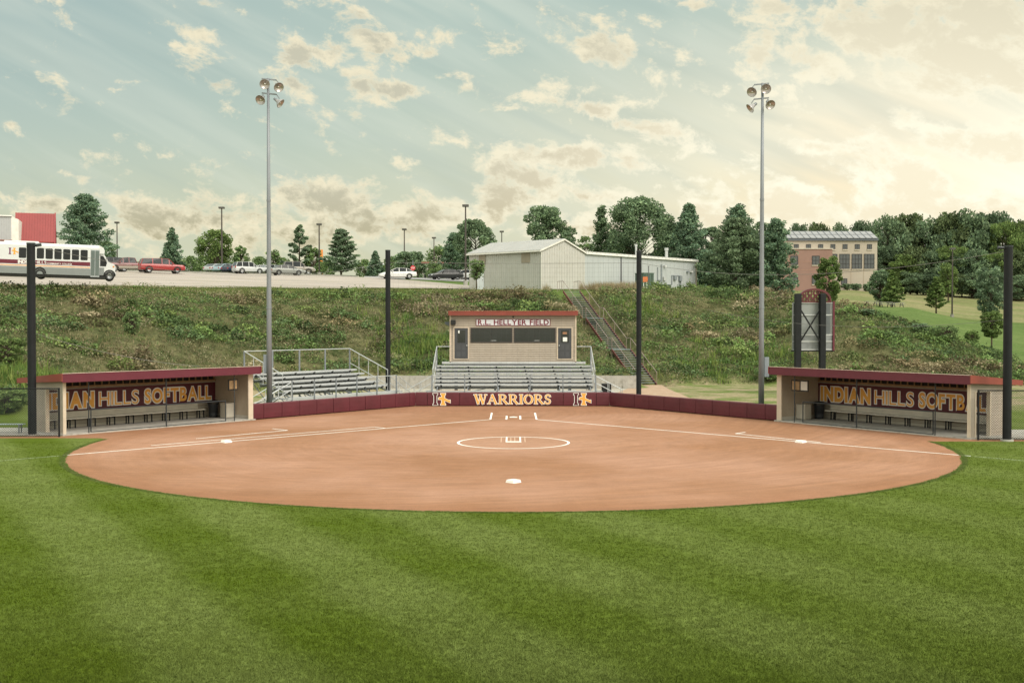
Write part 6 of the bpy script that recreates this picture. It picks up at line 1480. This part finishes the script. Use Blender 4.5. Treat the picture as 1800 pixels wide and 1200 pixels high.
# ------------------------------------------------------------------ lamp posts and signs at the lot
def lamp_post(px, ytop, Y, r, label, double=False, group='parking lot lamp posts', base=True):
    x = px2x(px, Y); z = gheight(x, Y); h = zat(ytop, Y) - z
    t = thing('lamp_post', label, 'lamp post', (x, Y, z), 0, group)
    m = MB(); m.tube([(0, 0, .0), (0, 0, h - .25)], [r * 1.2, r * .8], 10); m.build('pole', M('post_bronze', (.055, .045, .04), .5), t)
    m = MB(); m.box((-r * 3.6, -.3, h - .28), (r * 3.6, .3, h)); m.build('lamp_head', M('lamp_head', (.07, .065, .06), .5), t, bevel=.03)
    m = MB(); m.box((-r * 3.0, -.24, h - .30), (r * 3.0, .24, h - .281)); m.build('lens', M('post_lens', (.35, .36, .36), .3), t)
    if base: m = MB(); m.tube([(0, 0, -.3), (0, 0, .6)], r * 2.6, 14); m.build('footing', concrete, t)
    return t
lamp_post(390.5, 364, 176, .12, 'lamp post behind the pale sedans, in the yellow-green tree')
lamp_post(561.5, 393, 178, .11, 'lamp post between the two young oaks, beside the orange sign')
lamp_post(711, 402, 200, .11, 'lamp post just right of the middle black net pole')
lamp_post(763, 417, 225, .11, 'small lamp post above the low grey building')
lamp_post(818.5, 360, 142, .11, 'tall lamp post on a concrete footing left of the shed')
lamp_post(882, 406, 215, .11, 'small lamp post showing over the shed roof')
lamp_post(206.5, 390, 195, .10, 'lamp post right beside the tallest pine')
lamp_post(1673, 436, 183, .11, 'lamp post on the lawn in front of the wood', base=True)
t = thing('stop_sign', 'red octagonal stop sign behind the white sedan', 'sign', (px2x(726, 170), 170, gheight(px2x(726, 170), 170)), 0)
m = MB(); m.tube([(0, 0, 0), (0, 0, 2.6)], .05, 8); m.build('post', galv, t)
zc = zat(471, 170) - t.location.z
m = MB(); m.prism([(.38 * math.cos(R(22.5 + 45 * i)), zc + .38 * math.sin(R(22.5 + 45 * i))) for i in range(8)][::-1], -.08, -.06, 'y'); m.build('sign_plate', M('stop_red', (.5, .03, .04), .4), t)
m = MB(); write(m, 'STOP', -.27, zc - .12, .24, -.083, base_off=.02, width=.54); m.build('lettering', white, t)
Yp = 240; t = thing('pylon_sign', 'narrow orange pylon sign between the two young oaks', 'sign', (px2x(564, Yp), Yp, gheight(px2x(564, Yp), Yp)), 0)
m = MB(); zt_ = zat(439, Yp) - t.location.z; m.box((-.45, -.2, 0), (.45, .2, zt_)); m.build('column', M('pylon_orange', (.75, .25, .05), .5), t)
m = MB(); m.box((-.5, -.25, -.2), (.5, .25, .6)); m.build('base', concrete, t)

# ------------------------------------------------------------------ shed and long grey building
def ribbed(mb, x0, x1, z0, z1, y, step=.30, d=.025, top=None):
    "vertical ribs on a wall facing -y; top(x) gives a sloped upper edge"
    x = x0 + step / 2
    while x < x1 - .05:
        zt = top(x) if top else z1; mb.box((x, y - d, z0), (x + .06, y, zt)); x += step
cream = M('shed_cream', (.45, .44, .415), .55, var=.05, scale=.6, dirt=((.35, .32, .26), .3)); shedroof = M('shed_roof', (.36, .36, .355), .45, .1, var=.06, scale=.7)
grey = M('metal_grey', (.38, .40, .41), .5, var=.06, scale=.5, stretch=(1, 1, .3))
A = Vector((2.93, 120.0)); gd = Vector((.66, .7513)); sd_ = Vector((-.7513, .66)); gl = 7.34; sl = 10.36
zb = gheight(2.93, 120) - .15; zg = 8.74
SH = thing('metal_shed', 'cream ribbed metal shed with pale gable roof at the top of the bank', 'shed', (A.x, A.y, zg - .25), math.atan2(gd.y, gd.x))
eh = 4.22; rh = 1.25
# local x along the gable wall, local y = backwards? side wall runs along local +y
m = MB(); m.box((0, 0, 0), (gl, sl, eh)); m.prism([(0, eh), (gl, eh), (gl / 2, eh + rh)], 0, sl, 'y'); m.build('wall', cream, SH)
m = MB(); ribbed(m, 0, gl, 0, eh, -.001, .28, .03, lambda x: eh + rh * (1 - abs(x - gl / 2) / (gl / 2)) - .05)
y = .15
while y < sl: m.box((-.031, y, 0), (-.001, y + .06, eh - .02)); y += .28
m.build('ribs', cream, SH)
m = MB(); ov = .28; s_ = rh / (gl / 2)
for sg_ in (0, 1):
    f = (lambda q: q) if sg_ == 0 else (lambda q: gl - q)
    P = [(f(-ov), eh - ov * s_ + .02), (f(gl / 2), eh + rh + .02), (f(gl / 2), eh + rh + .12), (f(-ov), eh - ov * s_ + .12)]
    m.prism(P if sg_ else P[::-1], -.12, sl + .12, 'y')
m.build('roof', shedroof, SH)
m = MB(); y = .1
while y < sl:
    m.bar((-ov, y, eh - ov * s_ + .14), (gl / 2, y, eh + rh + .14), .04, .04); y += .4
m.build('roof_seam', shedroof, SH)
m = MB(); m.box((-ov - .12, -.13, eh - ov * s_ - .10), (-ov - .002, sl + .13, eh - ov * s_ + .06)); m.build('gutter', M('gutter_white', (.62, .60, .56), .5), SH)
m = MB(); m.bar((-.08, -.05, 0), (-.08, -.05, eh - .2), .09); m.build('downpipe', M('gutter_white', (.62, .60, .56), .5), SH)
m = MB()
for sg_ in (-1, 1): m.bar((gl / 2 + sg_ * (gl / 2 + ov), -.14, eh - ov * s_ + .03), (gl / 2, -.14, eh + rh + .03), .05, .16)
m.build('barge_board', M('gutter_white', (.62, .60, .56), .5), SH)
for (y0, y1) in ((1.55, 2.75), (7.9, 8.9)):
    m = MB(); m.box((-.06, y0, eh - 1.25), (-.033, y1, eh - .12)); v = m.build('louvre_vent', M('louvre_tan', (.27, .23, .18), .7), SH)
m = MB(); m.box((-.09, 8.15, .28), (-.033, 9.1, 2.38)); d = m.build('door', M('door_white', (.66, .68, .72), .5), SH)
m = MB(); m.box((-.11, 8.24, 1.25), (-.091, 8.30, 1.35)); m.build('handle', blackp, d)

GB = A + gd * (gl + .003); ll = 22.4
LB = thing('metal_building', 'long light grey metal building with flat eave, joined to the shed', 'building', (GB.x, GB.y, zg - .3), math.atan2(gd.y, gd.x) )
eh2 = 4.28; dp = 9.0
m = MB(); m.box((0, 0, -.6), (ll, dp, eh2)); m.prism([(0, eh2), (dp, eh2), (dp / 2, eh2 + .45)], 0.001, ll - .001, 'x'); m.build('wall', grey, LB)
m = MB(); ribbed(m, 0, ll, -.5, eh2, -.001, .95, .018); m.build('ribs', grey, LB)
m = MB(); m.box((0, -.22, eh2 - .12), (ll + .15, .05, eh2 + .13)); m.build('eave', M('eave_white', (.66, .65, .63), .45), LB)
m = MB(); x = .3
while x < ll: m.box((x, -.225, eh2 + .02), (x + .10, -.221, eh2 + .09)); x += .75
m.build('eave_clip', M('clip_dark', (.2, .2, .2), .5), LB)
m = MB(); m.prism([(-.2, eh2 + .10), (dp / 2, eh2 + .55), (dp + .2, eh2 + .10), (dp + .2, eh2 + .18), (dp / 2, eh2 + .64), (-.2, eh2 + .18)], -.05, ll + .14, 'x'); m.build('roof', shedroof, LB)
def gx(px):    # local x on the grey wall seen at px
    k = (px - 902.5) / F; return (k * GB.y - GB.x) / (gd.x - k * gd.y)
for px, hb, ht in ((1091, 0, eh2 - .15),): m = MB(); m.bar((gx(px), -.06, hb), (gx(px), -.06, ht), .10); m.build('downpipe', M('pipe_dark', (.10, .10, .11), .5), LB)
m = MB(); m.bar((ll - .12, -.07, 0), (ll - .12, -.07, eh2 - .15), .12); m.build('downpipe', M('pipe_tan', (.32, .27, .22), .5), LB)
for px, yt, w in ((1145, 430, .12), (1198, 436.5, .19)):
    x = gx(px); Yw = GB.y + gd.y * x; zt_ = zat(yt, Yw + 2) - (zg - .3); m = MB(); m.tube([(x, 2.2, eh2 - .1), (x, 2.2, zt_ - .25)], w, 12); m.lathe([(0, 0)], 3) if 0 else None
    m.tube([(x, 2.2, zt_ - .3), (x, 2.2, zt_)], w * 1.35, 12); m.build('flue', M('flue_steel', (.50, .51, .52), .35, .5), LB, smooth=False)
def wl(name, px0, px1, y0, y1, d, mat, d0=.022):
    a, b = gx(px0), gx(px1); Yw = GB.y + gd.y * (a + b) / 2; m = MB(); m.box((a, -d0 - d, zat(y1, Yw) - (zg - .3)), (b, -d0, zat(y0, Yw) - (zg - .3))); return m.build(name, mat, LB)
gm = M('cabinet_green', (.075, .115, .09), .6, var=.15); pd = M('pipe_grey', (.20, .22, .24), .5)
wl('conduit', 1161, 1163, 465, 508, .06, pd); wl('conduit', 1179.5, 1181, 484, 500, .05, pd); wl('conduit', 1155, 1156, 470, 493, .04, pd); wl('conduit', 1155, 1162, 492, 493, .04, pd); wl('conduit', 1180, 1196, 484, 485, .045, pd)
wl('meter_box', 1183, 1187, 485, 492, .2, pd); wl('meter_box', 1192, 1196.5, 485, 494, .2, pd); wl('conduit', 1193, 1194, 494, 508, .06, pd); wl('conduit', 1195.5, 1196.5, 494, 508, .05, pd)
wl('meter_box', 1164.5, 1168.5, 487, 493, .18, M('box_pale', (.40, .41, .41), .5)); wl('meter_box', 1211.5, 1216.5, 496.5, 499.5, .15, pd); wl('conduit', 1214, 1215, 499, 509, .05, pd)
wl('wall_lamp', 1166, 1168, 466.5, 469.5, .25, M('lamp_white', (.6, .6, .6), .4)); wl('wall_lamp', 1212, 1215, 476, 479, .25, M('lamp_white', (.6, .6, .6), .4)); wl('wall_lamp', 1206, 1209, 476.5, 479, .2, pd)
def cab(name, label, px0, px1, y0, Yd, depth, mat, parts):
    x0, x1 = px2x(px0, Yd), px2x(px1, Yd); z = gheight((x0 + x1) / 2, Yd); h = zat(y0, Yd) - z
    t = thing(name, label, 'utility cabinet', ((x0 + x1) / 2, Yd, z), R(30)); w = (x1 - x0) / 2
    m = MB(); m.box((-w, 0, -.3), (w, depth, h)); m.build('housing', mat, t, bevel=.02)
    m = MB(); m.box((-w - .05, -.05, h), (w + .05, depth + .05, h + .06)); m.build('lid', mat, t)
    for i in range(parts):
        a = -w + 2 * w * (i + .15) / parts; b = -w + 2 * w * (i + .75) / parts; m = MB(); m.box((a, -.03, .15), (b, -.001, h - .12)); m.build('door_panel', M('cabinet_green_dark', (.04, .065, .05), .6), t)
    return t
cab('utility_cabinet', 'tall dark green transformer cabinet against the long grey building', 1129, 1151.5, 480.5, 128.2, 1.6, gm, 3)
cab('utility_cabinet', 'low dark green cabinet right of the tall one at the grey building', 1162.5, 1181, 501, 131.5, 1.0, M('cabinet_dark', (.035, .05, .045), .6), 1)
t = thing('warning_sign', 'small orange warning sign on two white posts by the green cabinet', 'sign', (px2x(1134, 125), 125, gheight(px2x(1134, 125), 125)), 0)
m = MB(); zz = zat(491, 125) - t.location.z
for q in (-.18, .18): m.bar((q, 0, -.2), (q, 0, zz), .06)
m.build('post', white, t)
m = MB(); m.box((-.26, -.06, zz - .28), (.26, -.035, zz + .28)); m.build('sign_plate', M('orange_sign', (.55, .16, .06), .6, var=.35, scale=9), t)
t = thing('guy_post', 'thin dark post in front of the green cabinet', 'post', (px2x(1140, 126), 126, gheight(px2x(1140, 126), 126)), 0)
m = MB(); m.tube([(0, 0, -.2), (0, 0, zat(468, 126) - t.location.z)], .05, 8); m.build('shaft', M('pipe_dark', (.1, .1, .11)), t)
m = MB(); m.tube([(0, 0, zat(469, 126) - t.location.z), (0, 0, zat(467.5, 126) - t.location.z)], .07, 8); m.build('cap', M('pipe_dark', (.1, .1, .11)), t)

# ------------------------------------------------------------------ building at the far right
def college():
    Yb = 246.0
    def bxp(px, Y=Yb): return px2x(px, Y)
    zb = zat(509, Yb); x0, x1 = bxp(1340), bxp(1541); ox = bxp(1345)
    t = thing('college_building', 'tan building with brick block and sloped metal roof, far right behind the lawn', 'building', (ox, Yb, zb), R(0))
    tan = M('college_tan', (.38, .33, .275), .8, var=.06, scale=.15, dirt=((.36, .29, .22), .3)); brick = M('college_brick', (.25, .15, .125), .85, var=.12, scale=.4)
    nt = brick.node_tree
    zz = lambda y: zat(y, Yb) - zb; xx = lambda p: bxp(p) - ox
    m = MB(); m.box((xx(1345), 0, -2), (xx(1541), 26, zz(421))); m.build('wall', tan, t)
    m = MB(); m.box((xx(1345), -.35, zz(423.5)), (xx(1542), 26.2, zz(419))); m.build('cornice', M('cornice_dark', (.09, .10, .12), .5), t)
    m = MB(); m.prism([(-.5, zz(419)), (4.5, zz(404)), (26.3, zz(404)), (26.3, zz(419))], xx(1345), xx(1540.5), 'x'); m.build('roof', M('standing_seam', (.25, .25, .26), .6, 0, var=.05, scale=.2), t)
    m = MB()
    for i in range(16):
        p = 1369 + 10.8 * i; m.bar((xx(p), -.53, zz(419) + .05), (xx(p), 4.47, zz(404) + .05), .12, .08)
    m.bar((xx(1345), 2.0, (zz(419) + zz(404)) / 2 + .06), (xx(1540), 2.0, (zz(419) + zz(404)) / 2 + .06), .08, .06); m.build('roof_seam', M('seam_dark', (.16, .17, .19), .5), t)
    wm = M('college_glass', (.045, .055, .065), .15, spec=.7); fm = M('college_frame', (.03, .03, .035), .5)
    def win(pa, pb, ya, yb, y, nx=1, ny=1):
        m = MB(); m.box((xx(pa), y - .04, zz(yb)), (xx(pb), y - .01, zz(ya))); w = m.build('window', wm, t)
        m = MB(); a, b, c, d = xx(pa), xx(pb), zz(yb), zz(ya); e = .12
        m.box((a - e, y - .09, c - e), (a, y - .01, d + e)); m.box((b, y - .09, c - e), (b + e, y - .01, d + e)); m.box((a, y - .09, d), (b, y - .01, d + e)); m.box((a, y - .09, c - e), (b, y - .01, c))
        for i in range(1, nx): q = a + (b - a) * i / nx; m.box((q - .05, y - .08, c), (q + .05, y - .041, d))
        for i in range(1, ny): q = c + (d - c) * i / ny; m.box((a, y - .078, q - .05), (b, y - .041, q + .05))
        m.build('frame', fm, w)
        m = MB(); m.box((a - .18, y - .14, c - .30), (b + .18, y - .012, c - e - .002)); m.build('sill', M('sill_pale', (.5, .44, .36), .7), w)
    for i in range(8): p = 1377.5 + 21.4 * i; win(p - 3.2, p + 3.2, 430.5, 437.5, 0, 2, 1)
    for p in (1462, 1483.6, 1505.3, 1527): win(p - 8, p + 8, 447.5, 472, 0, 3, 3)
    win(1479, 1487.5, 490.5, 499.5, 0, 2, 1)
    m = MB(); m.box((xx(1345), -5, -3), (xx(1451), -.002, zz(440.5))); m.build('brick_block', brick, t)
    m = MB(); m.box((xx(1345), -5.15, zz(440.6)), (xx(1452), .1, zz(439))); m.build('coping', M('coping_pale', (.5, .44, .38), .7), t)
    m = MB()
    for y in (462, 476): m.box((xx(1345), -5.03, zz(y + .5)), (xx(1451.05), -5.001, zz(y - .5)))
    m.build('brick_course', M('brick_light', (.32, .19, .15), .85), t)
    for (pa, pb) in ((1380, 1391), (1417, 1428)):
        win(pa, pb, 453, 467, -5, 2, 2); win(pa, pb, 486.5, 500, -5, 2, 1)
    m = MB()
    for p in (1495, 1517): m.box((xx(p) - .05, -.02, 0), (xx(p) + .05, -.001, zz(447)))
    m.build('wall_joint', M('joint_dark', (.30, .24, .18), .8), t)
college()
def picnic(px, ybase, Y, label):
    x = px2x(px, Y); t = thing('picnic_table', label, 'picnic table', (x, Y, gz(x, Y)), R(5), 'picnic tables on the lawn')
    m = MB(); m.box((-1.0, -.4, .70), (1.0, .4, .76)); m.build('table_top', M('table_grey', (.30, .29, .27), .7), t)
    for s in (-1, 1):
        m = MB(); m.box((-1.0, s * .75 - .13, .42), (1.0, s * .75 + .13, .46)); m.build('seat', M('table_grey', (.30, .29, .27)), t)
        m = MB(); m.bar((s * .65, -.7, 0), (s * .65, -.25, .7), .08); m.bar((s * .65, .7, 0), (s * .65, .25, .7), .08); m.bar((s * .65, -.75, .40), (s * .65, .75, .40), .07); m.build('leg', blackp, t)
picnic(1555, 540, 171, 'middle picnic table on the lawn, on a pale slab'); picnic(1531, 537, 177, 'dark picnic table left of the light green young tree'); picnic(1577, 537, 176, 'small dark table right of the light green young tree')

# ------------------------------------------------------------------ buildings on the left and far behind
Yr = 150.0; zr = gheight(px2x(60, Yr), Yr)
RB = thing('red_roof_building', 'building with steep red metal roof behind the bus', 'building', (px2x(27, Yr), Yr, zr), R(20))
def q(px, y, Y=Yr): return px2x(px, Y) - px2x(27, Yr), zat(y, Y) - zr
rr = M('red_metal_roof', (.24, .038, .038), .5, var=.06, scale=.6)
(xa, za), (xb, zb_) = q(26, 430), q(91, 371)
m = MB(); m.box((xa + .1, .4, -.5), (xb - .1, 7, za + .2)); m.build('wall', M('rb_wall', (.40, .38, .34), .7), RB)
m = MB(); m.prism([(0, za), (2.6, zb_), (2.75, zb_), (5.8, za), (5.5, za), (2.6, zb_ - .3), (.3, za)], xa, xb, 'x'); m.prism([(.3, za + .01), (5.4, za + .01), (2.65, zb_ - .31)], xb - .4, xb - .3, 'x'); m.build('roof', rr, RB)
m = MB(); k = xa + .1
while k < xb: m.bar((k, -.03, za + .02), (k, 2.57, zb_ + .02), .04, .05); k += .33
m.build('roof_seam', rr, RB)
m = MB(); m.box((xa - .05, -.05, za + .35), (xb + .05, .12, za + .45)); m.box((xa - .05, -.12, za - .1), (xb + .05, .1, za + .02)); m.build('snow_rail', M('rail_red', (.25, .03, .03), .5), RB)
m = MB(); m.prism([(-.1, za - .3), (2.7, zb_ + .15), (5.9, za - .3), (5.6, za - .35), (2.7, zb_ - .15), (.25, za - .35)], xb + .003, xb + .16, 'x'); m.build('gable_trim', M('gable_red', (.22, .03, .035), .5), RB)
WB = thing('grey_hall', 'plain grey and white hall at the left edge beside the red roof', 'building', (px2x(-40, 146), 146, gheight(px2x(-40, 146), 146)), R(18))
def q2(px, y): return px2x(px, 146) - px2x(-40, 146), zat(y, 146) - WB.location.z
(a0, z0_), (a1, z1_) = q2(-100, 436), q2(16, 379)
m = MB(); m.box((a0, 0, -.5), (a1, 8, z1_)); m.build('wall', M('hall_grey', (.36, .37, .38), .6, var=.05), WB)
m = MB(); k = a0
while k < a1: m.box((k, -.03, 0), (k + .05, -.001, z1_)); k += .3
m.build('ribs', M('hall_grey', (.3, .3, .3)), WB)
m = MB(); (a2, z2) = q2(28, 384); m.prism([(a1 + .002, .0), (a2, 0), (a2, z2), (a1 + .002, z1_)][::-1], .0, 7.5, 'y'); m.build('side_wall', M('hall_white', (.62, .60, .56), .6), WB)
m = MB(); m.box((a0, -.2, z1_), (a1 + .1, 8.1, z1_ + .12)); m.build('roof_edge', white, WB)
m = MB(); (_, z3) = q2(0, 425); m.box((a0, -2.5, z3), (q2(20, 0)[0], -.05, z3 + .18)); m.build('canopy', M('canopy_brown', (.20, .09, .07), .6), WB)
Yl = 215.0; zl = gheight(px2x(780, Yl), Yl) - .5
LO = thing('low_building', 'low grey block building with red coping behind the black sedan', 'building', (px2x(742, Yl), Yl, zl), R(0))
xw = px2x(860, Yl) - px2x(742, Yl); ht = zat(463, Yl) - zl
m = MB(); m.box((0, 0, -.5), (xw, 8, ht)); m.build('wall', M('block_grey', (.33, .31, .28), .85, var=.08), LO)
m = MB(); m.box((-.1, -.1, ht), (xw + .1, 8.1, ht + .25)); m.build('coping', M('coping_red', (.33, .09, .07), .6), LO)
for (pa, pb, mt_) in ((746, 749, glassd), (752, 757, M('brick_dark', (.22, .11, .08), .8)), (799, 809, glassd), (812, 818, M('brick_dark', (.22, .11, .08), .8)), (820, 826, glassd)):
    m = MB(); m.box((px2x(pa, Yl) - px2x(742, Yl), -.04, .3), (px2x(pb, Yl) - px2x(742, Yl), -.002, ht - 1.2)); m.build('window' if mt_ is glassd else 'brick_pier', mt_, LO)
Yw = 265.0
FB = thing('far_white_building', 'long low white roof far behind the parked cars', 'building', (px2x(350, Yw), Yw, 14), 0)
w_ = px2x(450, Yw) - px2x(350, Yw); hz = zat(459, Yw) - 14
m = MB(); m.box((0, 0, -1), (w_, 14, hz - .6)); m.build('wall', M('far_wall', (.5, .5, .48), .7), FB)
m = MB(); m.prism([(-.3, hz - .6), (7, hz), (14.3, hz - .6)], -.3, w_ + .3, 'x'); m.build('roof', M('far_roof', (.72, .72, .72), .5), FB)
FB2 = thing('far_white_building', 'small white roof far behind, right of the layered oak', 'building', (px2x(630, Yw), Yw, 13), 0)
w_ = px2x(705, Yw) - px2x(630, Yw); hz = zat(461, Yw) - 13
m = MB(); m.box((0, 0, -1), (w_, 14, hz - .6)); m.build('wall', M('far_wall', (.5, .5, .48)), FB2)
m = MB(); m.prism([(-.3, hz - .6), (7, hz), (14.3, hz - .6)], -.3, w_ + .3, 'x'); m.build('roof', M('far_roof', (.72, .72, .72)), FB2)
